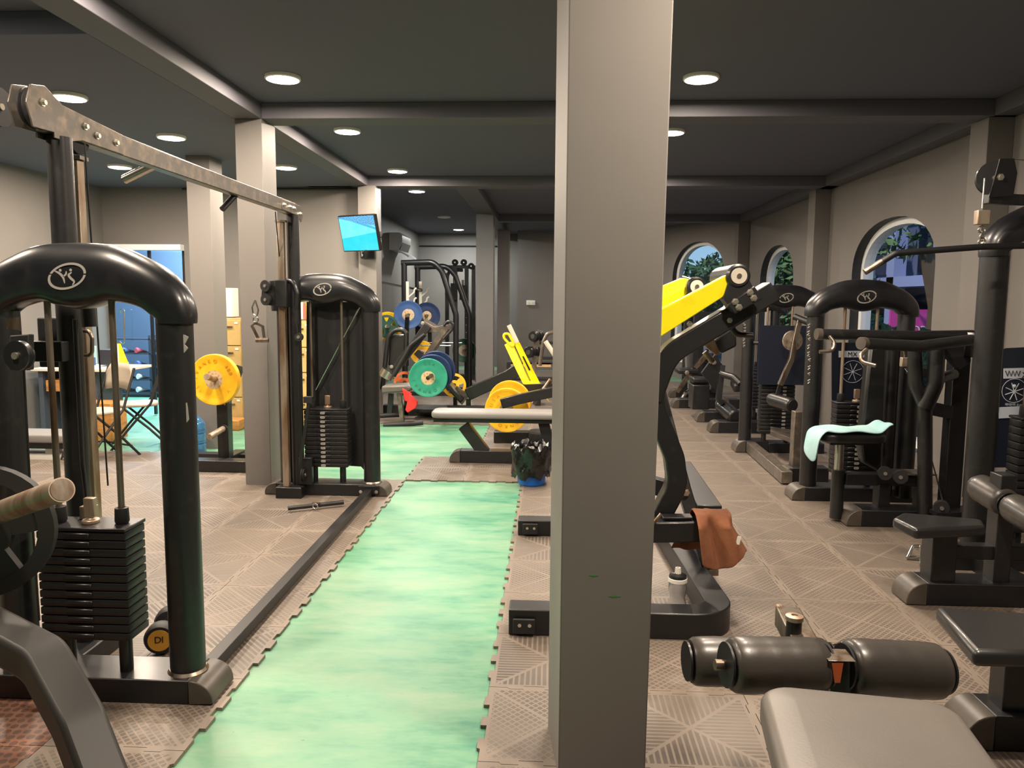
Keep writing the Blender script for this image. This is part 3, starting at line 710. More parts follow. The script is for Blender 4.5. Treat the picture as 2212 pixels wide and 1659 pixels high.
rod(cc, [(-1.97, 5.5, 2.12), (-2.0, 5.66, 1.72)], .004, 'cable', 'cable', n=6)
# pull-up stubs under the top beam
qa = A(290, 366, 3.75); rod(cc, [(-1.93, 3.75, 2.15), A(268, 388, 3.75)], .022, 'pullup_handle', 'chrome', lab='shiny short pull-up stub')
rod(cc, [(-1.93, 4.72, 2.14), A(480, 452, 4.62)], .018, 'pullup_handle', 'black', lab='black short pull-up stub')
# floor bar
MB().beam([(-1.345, YN+.09, .035), (-1.37, YF-.1, .035)], .055, .05, up=(0, 0, 1)).done('floor_bar', 'blacksatin', cc, bev=.003)
fp = MB().box((-1.45, YF-.112, .02), (-1.29, YF-.096, .085)).done('bar_bracket', 'blacksatin', cc, bev=.003)
bolts(fp, [(-1.43, YF-.112, .04), (-1.31, YF-.112, .04)], (0, -1, 0), .014, .01)
# pulley carriages on the rails, with hand grip
def carriage(x, y, z, s_):
    b_ = MB().box((x-.04, y-.04, z-.1), (x+.05, y+.04, z+.1)).done('carriage', 'blackmatte', cc, bev=.008)
    MB().prism([(x-.13, y-.02*s_, z+.085), (x+.0, y-.02*s_, z+.1), (x+.0, y-.02*s_, z-.1), (x-.09, y-.02*s_, z-.085), (x-.14, y-.02*s_, z-.02)], (0, -.012*s_, 0)).done('pulley_cover', 'blackmatte', b_, bev=.003)
    for dz in (.055, -.045):
        pulley(b_, (x-.1, y-.045*s_, z+dz), (.35, 1, 0), .042, .02)
    MB().tube([(x+.03, y, z+.1), (x+.09, y, z+.085), (x+.115, y, z+.0), (x+.11, y, z-.12)], .018, .05).done('release_handle', 'shroud', b_)
    return b_
cf = carriage(-1.975, 5.60, 1.54, 1)
# clip and stirrup handle hanging at the far carriage
hx, hy = -2.15, 5.54
MB().tube([(hx, hy, 1.49), (hx-.025, hy, 1.44), (hx-.02, hy, 1.39), (hx+.01, hy, 1.37), (hx+.02, hy, 1.42), (hx, hy, 1.49)], .006, .02, n=8).done('snap_hook', 'chrome', cf)
MB().ring((hx, hy, 1.35), (0, 1, 0), .018, .005).done('ring', 'chrome', cf)
MB().beam([(hx+.02, hy, 1.2), (hx-.03, hy, 1.305), (hx, hy, 1.325), (hx+.05, hy, 1.3), (hx+.06, hy, 1.2)], .022, .004, up=(0, 1, 0)).done('stirrup_handle', 'steel', cf, label='small metal stirrup handle on the hook')
MB().cyl((hx-.0, hy-.01, 1.2), (hx+.09, hy+.0, 1.2), .017).done('handle_grip', 'steel', cf)
# near carriage
nx_, ny_ = -1.955, 3.02
nb = MB().box((nx_-.1, ny_-.03, 1.22), (nx_+.02, ny_+.05, 1.42)).done('carriage', 'blackmatte', cc, bev=.006)
MB().prism([A(20, 725, 2.55), A(62, 722, 2.55), A(62, 800, 2.55), A(20, 800, 2.55)], (0, .03, 0)).done('pulley_cover', 'blackmatte', nb, bev=.004)
pulley(nb, A(42, 768, 2.52), (.15, 1, 0), .05, .03, m='black')
MB().beam([A(30, 712, 2.58), A(30, 700, 2.58), A(45, 700, 2.58)], .05, .004).done('bracket', 'steel', nb)
rod(nb, [A(52, 800, 2.55), A(65, 1050, 2.55), A(85, 1340, 2.6)], .004, 'cable', 'cable', n=6)
MB().box((-2.03, 2.9, 1.25), (-1.9, 2.96, 1.33)).done('cross_plate', 'black', nb, bev=.003)
rod(cc, [A(162, 690, 2.9), A(178, 1000, 2.9), A(190, 1092, 2.85)], .009, 'cable_rod', 'black', lab='thin black rod down to the stack')
MB().box(A(179, 1128, 2.78)-V((.0, .02, 0)), A(206, 1092, 2.78)+V((0, .02, 0))).done('selector_block', 'rust', cc, bev=.003, label='light metal selector block on the near stack')
rod(cc, [A(190, 665, 2.95), A(194, 706, 2.95)], .028, 'roller_grip', 'blackmatte')
MB().tube([A(160, 712, 3.05), A(193, 716, 3.05), A(199, 730, 3.05), A(199, 768, 3.05), A(163, 768, 3.05)], .008, .02).done('stirrup_handle', 'steel', cc, label='metal stirrup handle on the near rail')
# worn white stickers on the near upright
for P_ in ([(400, 722), (411, 728), (403, 744), (410, 752), (401, 764), (396, 740)], [(397, 872), (408, 870), (412, 906), (404, 920), (397, 905)]): MB().prism([A(x-5, y, 2.70) for x, y in P_], (0, .006, 0)).done('torn_sticker', 'logo', cc, label='torn silver sticker remains')
# bottom pulleys and mid bracket
pulley(cc, (-1.98, YN-.13, .2), (.2, 1, 0), .06); pulley(cc, (-1.86, YF-.14, .17), (1, 0, 0), .05)
MB().box((-1.91, YF-.13, .09), (-1.8, YF-.08, .3)).done('pulley_bracket', 'blacksatin', cc, bev=.004)
# black backing sheet behind the far stack and a diagonal stay
MB().prism([A(662, 652, 5.93), A(786, 652, 5.93), A(792, 1022, 5.93), A(780, 1008, 5.93), A(662, 1000, 5.93)], (0, .006, 0)).done('backing_sheet', 'blackmatte', cc, label='dark rubber backing sheet')
rod(cc, [A(781, 655, 5.88), A(682, 842, 5.88)], .006, 'diagonal_stay', 'chrome', n=8, lab='thin shiny diagonal rod')
rod(cc, [A(668, 865, 5.6), A(648, 1005, 5.6)], .014, 'lever_bar', 'black', n=10); MB().box(A(657, 870, 5.6)-V((0, .02, 0)), A(676, 857, 5.6)+V((0, .02, 0))).done('lever_block', 'blackmatte', cc)
rod(cc, [A(645, 790, 5.6), A(648, 1000, 5.6)], .0035, 'cable', 'cable', n=6); rod(cc, [A(650, 690, 5.6), A(652, 1000, 5.6)], .0035, 'cable', 'cable', n=6)
rod(cc, [A(640, 700, 5.66), A(645, 742, 5.66)], .014, 'cable_stopper', 'black'); pulley(cc, A(646, 728, 5.6), (0, 1, 0), .03, .03)
rod(cc, [(CX, YF, .77), (CX-.03, YF-.01, .83)], .004, 'cable', 'cable', n=6)
# carry bar on the floor in front of the far tower
bb = T('bar_attachment', 'short black lat bar lying on the rubber mat in front of the far tower', 'bar', G(682, 1090, .03))
p0, p1 = G(622, 1098, .03), G(742, 1085, .03); MB().cyl(p0, p1, .016).done('bar', 'black', bb)
MB().ring(G(683, 1092, .035)+V((0, -.02, 0)), (.3, 1, .2), .02, .005).done('ring', 'chrome', bb, label='small chrome ring')
MB().box((p0+p1)/2-V((.03, .014, .012)), (p0+p1)/2+V((.03, .014, .02))).done('clamp', 'blackmatte', bb, bev=.004)
# dumbbell behind the near tower
db = T('dumbbell', 'black dumbbell with a gold end face lying behind the near crossover tower', 'dumbbell', G(348, 1437, .0)+V((0, .06, 0)))
dc = A(350, 1412, 3.05); dax = V((.25, -1, 0)).normalized()
for s_ in (0, 1):
    q = dc-dax*.0+V((0, .0, 0)) if s_ == 0 else dc-dax*.17
    MB().lathe((q.x, q.y, .07), dax, [(0, -.035), (.058, -.035), (.066, -.02), (.066, .02), (.058, .034), (0, .034)], 28, False).done('dumbbell_head', 'blackmatte', db)
MB().cyl((dc.x, dc.y, .07), (dc.x-dax.x*.17, dc.y-dax.y*.17, .07), .015).done('handle', 'chrome', db)
g_ = MB().disc((dc.x+dax.x*.035, dc.y+dax.y*.035, .07), dax, .046, .003).done('end_disc', 'gold', db, label='gold end disc')
MB().text('DI', .04, (dc.x+dax.x*.038, dc.y+dax.y*.038, .075), (1, .25, 0), (0, 0, 1), .001).done('lettering', 'black', g_)
# ================================================================ plate-loaded machine at the left edge
pm = T('plate_loaded_machine', 'black plate-loaded machine with a bent frame arm in the lower left corner', 'exercise machine', (-1.35, 1.9, 0))
MB().beam([A(-330, 1330, 2.35), A(-40, 1352, 2.15), A(95, 1425, 2.02), A(170, 1560, 1.9), A(240, 1745, 1.8), A(330, 2150, 1.72)], .115, .095, up=(0, 0, 1), bend=.16, n=10).done('frame_arm', 'framegrey', pm, bev=.014)
q = A(330, 2150, 1.72); MB().box((q.x-.2, q.y-.06, 0), (q.x+.1, q.y+.06, .06)).box((q.x-.02, q.y-.05, 0), (q.x+.05, q.y+.05, max(.1, q.z+.02))).done('base_beam', 'black', pm, bev=.006)
q2 = A(-330, 1330, 2.35); MB().box((q2.x-.08, q2.y-.05, 0), (q2.x+.04, q2.y+.06, 1.05)).done('upright', 'black', pm, bev=.006)
q0, q1 = A(-120, 1150, 2.5), A(134, 1058, 1.98); horn = MB().cyl(q0, q1, .034, n=28).done('plate_horn', 'rust', pm, label='polished steel plate horn')
dd = (q1-q0).normalized(); MB().lathe(q1, dd, [(0, .002), (.03, .002), (.034, -.006)], 28, False).done('horn_end', 'steel', horn)
MB().beam([q0, q2+V((0, 0, .35))], .07, .07).done('horn_bracket', 'black', pm, bev=.004)
pc = A(-38, 1148, 2.32)
wplate(pc, (.32, -1, .05), .213, .05, 'platerubber', 'black rubber weight plate with grip openings on the horn at the left edge', holes=4, up=(.5, 0, 1))
# ================================================================ big press machine with yellow arms, right behind the main column
pr = T('press_machine', 'large black press machine with bright yellow arms right of the foreground column', 'exercise machine', (.35, 4.0, 0))
MB().beam([(-.17, 3.38, .06), (.80, 3.38, .06), (.74, 4.75, .06)], .12, .12, up=(0, 0, 1), bend=.13, n=8).done('base_frame', 'blacksatin', pr, bev=.006)
MB().beam([(-.19, 4.86, .05), (.74, 4.86, .05)], .12, .1, up=(0, 0, 1)).done('rear_beam', 'blacksatin', pr, bev=.006)
for (x, y) in ((-.15, 3.312), (-.16, 4.79)):
    k_ = MB().box((x, y, .012), (x+.1, y-.012, .085)).done('end_bracket', 'blackmatte', pr, bev=.008); bolts(k_, [(x+.03, y-.012, .055), (x+.075, y-.012, .055)], (0, -1, 0), .009, .006)
MB().add([(.16+.0, 3.318, .05), (.21, 3.318, .035), (.28, 3.318, .05), (.21, 3.318, .066)], [(0, 1, 2, 3)]).done('green_tape', 'tape', pr, label='green diamond-shaped tape mark')
YP = 3.72
MB().beam([A(1668, 628, YP), A(1440, 765, YP), A(1404, 860, YP)], .1, .125, up=(0, 1, 0), bend=.2, n=10).done('upper_boom', 'black', pr, bev=.008)
MB().beam([A(1425, 790, YP), A(1408, 870, YP), A(1455, 985, YP), A(1462, 1045, YP), A(1430, 1105, YP), A(1375, 1175, YP)], .095, .1, up=(0, 1, 0), bend=.18, n=10).done('curved_frame', 'black', pr, bev=.008)
MB().beam([A(1424, 850, 4.25), A(1478, 1060, 4.1), A(1530, 1228, 3.98)], .07, .09, up=(0, 1, 0)).done('diagonal_post', 'black', pr, bev=.005)
fl_ = MB().box(A(1508, 1232, 3.98)-V((0, .05, .01)), A(1548, 1225, 3.98)+V((0, .05, 0))).done('mounting_plate', 'beamgrey', pr); bolts(fl_, [A(1526, 1224, 3.95)], (0, 0, 1), .018, .014)
MB().beam([A(1532, 1112, 4.0), A(1470, 1012, 5.1)], .13, .1, up=(0, 0, 1)).done('rear_link', 'blacksatin', pr, bev=.005)
MB().beam([A(1480, 1065, 4.12), A(1400, 1045, 4.12)], .08, .09).done('rear_link', 'blacksatin', pr, bev=.005)
bolts(pr, [A(1482, 1064, 4.02)], (0, -1, 0), .02, .012)
YT = 3.62
MB().beam([A(1330, 1145, YT), A(1556, 1141, YT)], .12, .1, up=(0, 0, 1)).done('side_arm', 'black', pr, bev=.008)
MB().beam([A(1430, 1116, YT), A(1494, 1116, YT)], .07, .012, up=(0, 0, 1)).done('arm_cap', 'blacksatin', pr, bev=.003)
rod(pr, [A(1428, 1110, YT-.08), A(1404, 1140, YT-.08)], .008, 'pin', 'steel')
# yellow arms
YA = 3.60
MB().prism([A(1330, 728, YA), A(1330, 722, YA), A(1422, 671, YA), A(1580, 588, YA), A(1580, 612, YA), A(1561, 642, YA), A(1420, 732, YA), A(1330, 785, YA)], (0, .06, 0)).done('yellow_arm', 'yellow', pr, bev=.004, label='bright yellow flat arm, nearer one')
MB().prism([A(1562, 644, YA-.01), A(1580, 585, YA-.01), A(1612, 592, YA-.01), A(1638, 640, YA-.01), A(1585, 676, YA-.01)], (0, .09, 0)).done('gusset_plate', 'black', pr, bev=.003)
MB().prism([A(1573, 658, YA-.03), A(1630, 618, YA-.03), A(1648, 645, YA-.03), A(1588, 678, YA-.03)], (0, .03, 0)).done('bolt_plate', 'black', pr, bev=.003)
bolts(pr, [A(x, y, YA-.03) for x, y in ((1620, 632), (1628, 644), (1588, 652), (1596, 664))], (0, -1, 0), .017, .014)
for (x, y, yy, r) in ((1596, 596, YA-.02, 1.), (1505, 619, 4.15, .95)):
    c = A(x, y, yy); p_ = MB().lathe(c, (0, 1, 0), [(0, 0), (.045*r, -.002), (.055*r, .01), (.055*r, .38 if r == 1 else .05), (0, .38 if r == 1 else .05)], 28, False).done('pivot_roller', 'black', pr)
    q_ = MB().disc(c-V((0, .004, 0)), (0, 1, 0), .036*r, .008).done('end_cap', 'whitewarn', p_, label='pale end cap of the pivot'); MB().disc(c-V((0, .01, 0)), (0, 1, 0), .011, .008, 12).done('bolt', 'steel', q_)
MB().prism([A(1330, 700, 4.2), A(1422, 650, 4.2), A(1492, 612, 4.2), A(1488, 628, 4.2), A(1475, 645, 4.2), A(1422, 672, 4.2), A(1330, 730, 4.2)], (0, .06, 0)).prism([A(1330, 660, 4.26), A(1475, 600, 4.26), A(1500, 606, 4.26), A(1492, 616, 4.2), A(1422, 652, 4.2), A(1330, 702, 4.2)], (0, .1, 0)).done('yellow_arm', 'yellow', pr, bev=.003, label='bright yellow arm, farther one')
MB().cyl(A(1475, 603, 4.5), A(1505, 612, 4.2), .02).done('arm_bar', 'chrome', pr)
# handles, seat underside and link bars hanging below the boom
MB().prism([A(1535, 742, 4.0), A(1590, 700, 4.0), A(1592, 748, 4.0), A(1560, 764, 4.0)], (0, .3, 0)).done('foot_pad', 'blackmatte', pr, bev=.01)
MB().prism([A(1508, 736, 3.95), A(1538, 722, 3.95), A(1556, 765, 3.95), A(1548, 768, 3.95)], (0, .03, 0)).done('pedal_plate', 'rust', pr)
rod(pr, [A(1578, 704, 3.8), A(1590, 722, 3.8), A(1626, 725, 3.8)], .015, 'handle', 'black', .04)
bolts(pr, [A(1576, 692, 3.66), A(1490, 700, 3.66), A(1510, 735, 3.9)], (0, -1, 0), .014, .014)
rod(pr, [A(1522, 760, 4.3), A(1540, 782, 4.3)], .016, 'link_bar', 'steel')
# brown towel over the side arm
tb = MB(); cols, rows = 16, 22; vs = []; rnd = random.Random(3)
AX0, AX1 = A(1494, 1141, YT).x, A(1575, 1141, YT).x; az = A(1520, 1141, YT).z+.052
for i in range(cols+1):
    u = i/cols; fold = .012*math.sin(u*11)+.006*math.sin(u*23+1)
    for j in range(rows+1):
        v = j/rows; L = v*.62-.24                        # L<0 behind the arm, L>.08 in front
        x = AX0+(AX1-AX0)*u
        if L < -.06: y, z = YT+.075+.01*math.sin(u*9)+fold*.5, az-(-.06-L)*1.0; x += (-.06-L)*-.5
        elif L < .06: y, z = YT-.015-L*1.5, az+.03+.006*math.cos(L*20)+.35*abs(fold)
        else: y, z = YT-.105-fold-.02*math.sin(u*8+v*3)-.01*v+.01*u, az-(L-.06)*(.56+.14*math.sin(u*4+.4)); x += (L-.06)*(.1+.16*u)
        vs.append((x+fold*.4, y, z))
tb.add(vs, [(i*(rows+1)+j, (i+1)*(rows+1)+j, (i+1)*(rows+1)+j+1, i*(rows+1)+j+1) for i in range(cols) for j in range(rows)])
to = tb.done('towel', 'towelbrown', None, sm=180, loc=(AX0, YT, az)); md = to.modifiers.new('s', 'SOLIDIFY'); md.thickness = .009; md2 = to.modifiers.new('u', 'SUBSURF'); md2.levels = md2.render_levels = 2
tag(to, 'brown terry towel draped over the press machine arm', 'towel')
lq = V(vs[(cols-2)*(rows+1)+16]); MB().pad((lq.x, lq.y-.014, lq.z), (.018, .003, .04), roty(12), .001, 1).done('care_label', 'white', to, label='white care label')
# clear sports bottle standing inside the base frame
bt = T('water_bottle', 'clear sports bottle with black and white cap inside the press machine base', 'bottle', (.62, 3.56, .014)); bc = V((.62, 3.56, .014))
MB().lathe(bc, (0, 0, 1), [(0, 0), (.042, 0), (.046, .01), (.044, .06), (.036, .09), (.044, .13), (.042, .165), (.038, .17), (.041, .13), (.033, .09), (.041, .06), (.043, .012), (0, .006)], 28, False).done('bottle_body', 'clear', bt)
MB().lathe(bc, (0, 0, 1), [(.04, .165), (.045, .168), (.045, .185), (.04, .187)], 28).done('cap_ring', 'white', bt)
MB().lathe(bc, (0, 0, 1), [(0, .187), (.042, .187), (.04, .2), (.02, .207), (0, .207)], 28, False).done('cap', 'black', bt)
mb = MB()
for k_ in range(8): a = k_*math.pi/4; mb.cyl(bc+V((.011*math.cos(a), .011*math.sin(a), .205)), bc+V((.009*math.cos(a), .009*math.sin(a), .235)), .0045, n=8)
mb.done('spout', 'white', bt)
# ================================================================ foreground leg-curl bench
Mb = Matrix.Translation((0, 0, 0)); d8 = math.radians(-8)
AXd = V((math.sin(-d8), math.cos(d8), 0)); AXr = V((math.cos(d8), -math.sin(-d8), 0))
Rb = Matrix((AXr, AXd, V((0, 0, 1)))).transposed()
pz = .60
cL, cR = G(1650, 1495, pz), G(2040, 1500, pz)
wid = (cR-cL).dot(AXr); pcn = (cL+cR)/2 - AXd*.52
lb = T('leg_curl_bench', 'grey-topped leg-curl bench with dark leather rollers in the lower right foreground', 'bench', (pcn.x, pcn.y, 0))
MB().cushion((pcn.x, pcn.y, pz-.035), wid+.02, 1.06, .075, Rb, .075, .022).done('seat_pad', 'leathergrey', lb, sm=50, label='smooth grey leather seat pad')
MB().cushion((pcn.x, pcn.y, pz-.082), wid-.02, 1.03, .02, Rb, .07, .006).done('pad_board', 'black', lb)
e_ = pcn+AXd*.5
MB().beam([(pcn.x-AXd.x*.5, pcn.y-AXd.y*.5, pz-.12), (e_.x, e_.y, pz-.12)], .06, .05).done('pad_rail', 'black', lb, bev=.004)
for s_ in (-.45, .3): q = pcn+AXd*s_; MB().box((q.x-.035, q.y-.035, .05), (q.x+.035, q.y+.035, pz-.1)).done('leg', 'black', lb, bev=.004); foot(lb, (q.x-.28, q.y), (q.x+.28, q.y), .07, .06)
def roller(root, a, b, r, m='leatherroll', nm='roller_pad'):
    a, b = V(a), V(b); L = (b-a).length; d = (b-a).normalized()
    pr_ = [(.012, .0), (r*.55, .003), (r*.86, .006), (r*.97, .018), (r, .04)]
    n_ = 9
    pr_ += [(r*(1+.012*math.sin(k_*2.1)), .04+(L-.08)*k_/n_) for k_ in range(1, n_)]
    pr_ += [(r, L-.04), (r*.97, L-.018), (r*.86, L-.006), (r*.55, L-.003), (.012, L)]
    o = MB().lathe(a, d, pr_, 36, False).done(nm, m, root, sm=50)
    for p, s_ in ((a, -1), (b, 1)): MB().disc(p+d*s_*.004, d, r*.8, .006, 28).done('roller_end', 'blacksatin', o)
    return o
zr = .585; q1 = A(1572, 1436, 1.93); q2 = A(1780, 1438, 1.97); q3 = A(1826, 1440, 1.98); q4 = A(2034, 1450, 2.02)
roller(lb, q1, q2, .072); roller(lb, q3, q4, .074)
ra, rb_ = A(1487, 1428, 2.10), A(2000, 1436, 2.2)
roller(lb, ra, A(1790, 1430, 2.14), .068)
roller(lb, A(1815, 1432, 2.15), A(2010, 1436, 2.2), .066)
MB().cyl(q1+(q1-q2).normalized()*.035, q4, .014).done('roller_axle', 'steel', lb); MB().cyl(ra, rb_, .012).done('roller_axle', 'steel', lb)
MB().beam([A(1808, 1418, 1.97), A(1808, 1500, 1.95), A(1806, 1640, 1.98)], .05, .05, up=(0, 1, 0)).done('roller_stem', 'black', lb, bev=.003)
MB().box(A(1790, 1428, 1.90), A(1826, 1402, 1.97)).done('stem_cap', 'steel', lb, bev=.004)
MB().add([A(1797, 1432, 1.893), A(1822, 1432, 1.893), A(1815, 1475, 1.893), A(1803, 1475, 1.893)], [(0, 1, 2, 3)]).done('stem_decal', 'plateorange', lb, label='dark orange mark on the stem')
MB().beam([A(1738, 1402, 2.06), A(1700, 1330, 2.26)], .07, .06, up=(0, 0, 1)).done('lever_arm', 'steel', lb, bev=.004, label='polished lever arm behind the rollers')
MB().box(A(1672, 1352, 2.3), A(1703, 1320, 2.24)).done('lever_tip', 'rust', lb, bev=.006)
h_ = MB().cyl(A(1713, 1378, 2.1), A(1716, 1338, 2.1), .021).done('lever_pin', 'black', lb); MB().lathe(A(1716, 1339, 2.1), (0, 0, 1), [(0, 0), (.024, 0), (.024, .012), (.009, .014), (.009, .01), (0, .01)], 20, False).done('pin_cap', 'rust', h_)
# ================================================================ front-right bench seat (knee-raise / low-row seat)
b2 = T('low_row_bench', 'black seat on one post with curved metal foot, frontmost at the right edge', 'bench', (1.75, 2.62, 0))
s0 = G(2018, 1330, .46); s1 = G(2100, 1425, .41)
MB().prism([G(2020, 1308, .47), G(2105, 1406, .47), G(2360, 1412, .47), G(2360, 1330, .47)], (0, 0, -.055)).done('seat_pad', 'leather', b2, bev=.018, label='shiny black vinyl seat with stapled rim')
MB().prism([G(2070, 1372, .40), G(2112, 1410, .40), G(2350, 1420, .40), G(2350, 1350, .40)], (0, 0, -.04)).done('seat_board', 'black', b2, bev=.004)
fy = 2.60
MB().box((1.55, fy-.045, .1), (1.65, fy+.045, .4)).done('seat_post', 'black', b2, bev=.005)
foot(b2, (1.415, fy), (2.3, fy), .16, .125, caps='a'); MB().box((1.95, fy-.04, .1), (2.04, fy+.04, .4)).done('seat_post', 'black', b2, bev=.005)
# ================================================================ lat pulldown with roller pads
lp = T('lat_pulldown', 'tall black lat pulldown machine with seat and thigh rollers at the right edge', 'cable machine', (2.3, 3.95, 0))
ly = 3.88
foot(lp, (1.80, ly), (3.1, ly), .17, .115, caps='a')
MB().box((1.92, ly-.06, .11), (2.04, ly+.06, .395)).done('seat_post', 'black', lp, bev=.006)
MB().prism([G(1928, 1118, .45), G(1950, 1106, .45), G(2120, 1120, .45), G(2132, 1136, .45), G(1978, 1142, .45)], (0, 0, -.055)).done('seat_pad', 'leather', lp, bev=.016)
MB().box((2.23, ly-.05, .11), (2.31, ly+.05, .66)).done('pad_post', 'black', lp, bev=.005)
MB().beam([(1.98, ly, .26), (2.27, ly, .26)], .07, .07).done('link_beam', 'black', lp, bev=.004); MB().beam([(2.3, ly, .26), (3.0, ly, .26)], .07, .07).done('link_beam', 'black', lp, bev=.004)
roller(lp, A(2112, 1050, 4.05), A(2176, 1088, 3.82), .072, 'leatherroll'); roller(lp, A(2186, 1094, 3.78), A(2262, 1140, 3.5), .072, 'leatherroll')
ty_ = 4.42; tx_ = AX(2108, 900, 2.36).x
MB().cyl((2.45, ty_, .1), (2.45, ty_, 1.8), .072, n=32).done('upright', 'black', lp)
MB().cyl((3.14, ty_, .1), (3.14, ty_, 1.8), .072, n=32).done('upright', 'black', lp)
foot(lp, (2.2, ty_), (3.15, ty_), .18, .1, caps='a')
MB().box((2.4, ly+.05, .0), (2.5, ty_-.05, .09)).done('base_link', 'black', lp)
shroud(lp, 2.795, ty_, .42, 1.76, 2.08, .09, lg=False)
stack(lp, 2.78, ty_-.02, .22, .86, 15, tags=False, rods=(-.12, .12), rtop=1.8)
MB().box((3.0, ty_-.03, 2.12), (3.2, ty_+.03, 2.2)).box((3.08, ty_-.03, 1.8), (3.2, ty_+.03, 2.12)).done('top_bracket', 'black', lp, bev=.004)
pc_ = A(2148, 385, 4.05); MB().beam([pc_+V((-.03, .01, -.1)), pc_+V((.2, .06, -.1)), (3.1, ty_, pc_.z-.08)], .05, .05).done('pulley_arm', 'black', lp, bev=.004)
po = pulley(lp, pc_, (.25, 1, 0), .085, .03, m='black'); MB().prism([pc_+V((.0, -.03, .09)), pc_+V((.07, -.03, .09)), pc_+V((.09, -.03, .02)), pc_+V((.08, -.03, -.09)), pc_+V((-.04, -.03, -.1))], (0, -.006, 0)).done('pulley_cover', 'blacksatin', po, bev=.002)
bolts(po, [pc_+V((.01, -.036, .0))], (0, -1, 0), .018, .01)
cx_ = A(2121, 470, 4.0)
rod(lp, [A(2127, 385, 4.0), A(2122, 450, 4.0)], .004, 'cable', 'chrome', n=8)
MB().box(cx_-V((.03, .02, .035)), cx_+V((.03, .02, .035))).done('cable_block', 'rust', lp, bev=.003)
rod(lp, [pc_+V((.05, 0, .09)), (3.1, ty_, 2.26)], .004, 'cable', 'chrome', n=6)
lbx = T('lat_bar', 'long scuffed black lat bar hanging level at the right, below the silver cable block', 'bar', A(2121, 533, 4.0))
MB().tube([A(1868, 588, 4.02), A(1935, 547, 4.01), A(2121, 533, 4.0), A(2330, 528, 3.99), A(2400, 570, 3.98)], .016, .05).done('bar', 'steel' if False else 'blacksatin', lbx)
MB().cyl(A(1868, 588, 4.02), A(1905, 565, 4.015), .0165).done('bar_end', 'steel', lbx, label='worn bare metal bar end')
MB().ring(A(2121, 496, 4.0), (0, 1, 0), .016, .005).tube([A(2121, 500, 4.0), A(2117, 510, 4.0), A(2117, 518, 4.0), A(2121, 522, 4.0), A(2125, 518, 4.0), A(2125, 510, 4.0), A(2121, 500, 4.0)], .0045, .01, 8).ring(A(2121, 522, 4.0), (0, 1, 0), .016, .005).done('snap_hook', 'chrome', lbx)
# placard board behind the pulldown
pb_ = MB().prism([A(2148, 760, 4.75), A(2175, 752, 4.75), A(2260, 748, 4.75), A(2260, 1010, 4.75), A(2148, 1010, 4.75)], (0, .012, 0)).done('info_board', 'placard', lp, bev=.002, label='dark info board with exercise diagram')
yq = 4.742
MB().prism([A(2168, 796, yq), A(2230, 794, yq), A(2230, 816, yq), A(2168, 818, yq)], (0, .003, 0)).done('paper_strip', 'placardpaper', pb_)
MB().prism([A(2158, 880, yq), A(2230, 876, yq), A(2230, 900, yq), A(2158, 904, yq)], (0, .003, 0)).done('paper_strip', 'placardpaper', pb_)
mb = MB().ring(A(2191, 844, yq), (0, 1, 0), .072, .0018, 36, 6)
for k_ in range(4): a = math.radians(20+k_*45); c = A(2191, 846, yq); mb.cyl(c-V((math.cos(a), 0, math.sin(a)))*.055, c+V((math.cos(a), 0, math.sin(a)))*.055, .003, n=6)
mb.ball(A(2191, 834, yq), .011); mb.done('diagram', 'placardpaper', pb_)
mw = MB(); pts = [A(2172+k_*4, 806+(6 if k_ % 2 else -5), yq-.002) for k_ in range(9)]; mw.tube(pts, .003, n=6); mw.text('X', .05, A(2214, 810, yq-.002), (1, 0, 0), (0, 0, 1), .001); mw.done('lettering', 'black', pb_)
MB().text('에어본파 (Lats Pull', .018, A(2196, 874, yq), (1, 0, 0), (0, 0, 1), .001).done('lettering', 'placardpaper', pb_)
# chrome bar stand on the floor behind the seat post
st = T('bar_attachment', 'small silver triangular cable handle on the floor behind the pulldown seat', 'handle', G(1985, 1222))
MB().tube([G(1960, 1205, .012), A(1972, 1180, 4.55), A(1990, 1180, 4.55), A(1990, 1222, 4.3)], .01, .01, 10).cyl(G(1958, 1204, .012), G(1988, 1206, .012), .012).done('frame', 'chrome', st)
# ================================================================ row of stack machines along the windows
def bxp(mb, a, b, y0, y1):          # box between two pixels at depths y0..y1
    p, q = A(a[0], a[1], y0), A(b[0], b[1], y0); return mb.box((p.x, y0, p.z), (q.x, y1, q.z))
# --- nearest tower of the row
te = T('weight_stack_machine', 'black arched weight-stack tower in front of the nearest window, oval emblem on its cover', 'weight machine', (2.33, 5.92, 0))
ey = 5.92
foot(te, (1.86, ey), (2.85, ey), .19, .105)
for x in (2.0, 2.67): MB().cyl((x, ey, .1), (x, ey, 1.43), .062, n=32).done('upright', 'black', te)
shroud(te, 2.335, ey, .415, 1.40, 1.67)
stack(te, 2.335, ey, .2, .74, 15, rods=(-.12, .12), rtop=1.5, rodm='rust', tagx=-.0)
MB().prism([A(1797, 740, 6.05), A(1895, 740, 6.05), A(1895, 900, 6.05), A(1797, 900, 6.05)], (0, .01, 0)).done('info_board', 'placard', te, label='dark info board behind the guide rods')
mb = MB().prism([A(1812, 758, 6.04), A(1880, 758, 6.04), A(1880, 772, 6.04), A(1812, 772, 6.04)], (0, .004, 0)); mb.done('paper_strip', 'placardpaper', te)
MB().text('MX', .05, A(1842, 765, 6.03), (1, 0, 0), (0, 0, 1), .001).done('lettering', 'black', te)
mb = MB().ring(A(1842, 803, 6.04), (0, 1, 0), .085, .002, 36, 6)
for k_ in range(4): a = math.radians(20+k_*45); c = A(1842, 803, 6.04); mb.cyl(c-V((math.cos(a), 0, math.sin(a)))*.07, c+V((math.cos(a), 0, math.sin(a)))*.07, .002, n=6)
mb.done('diagram', 'placardpaper', te)
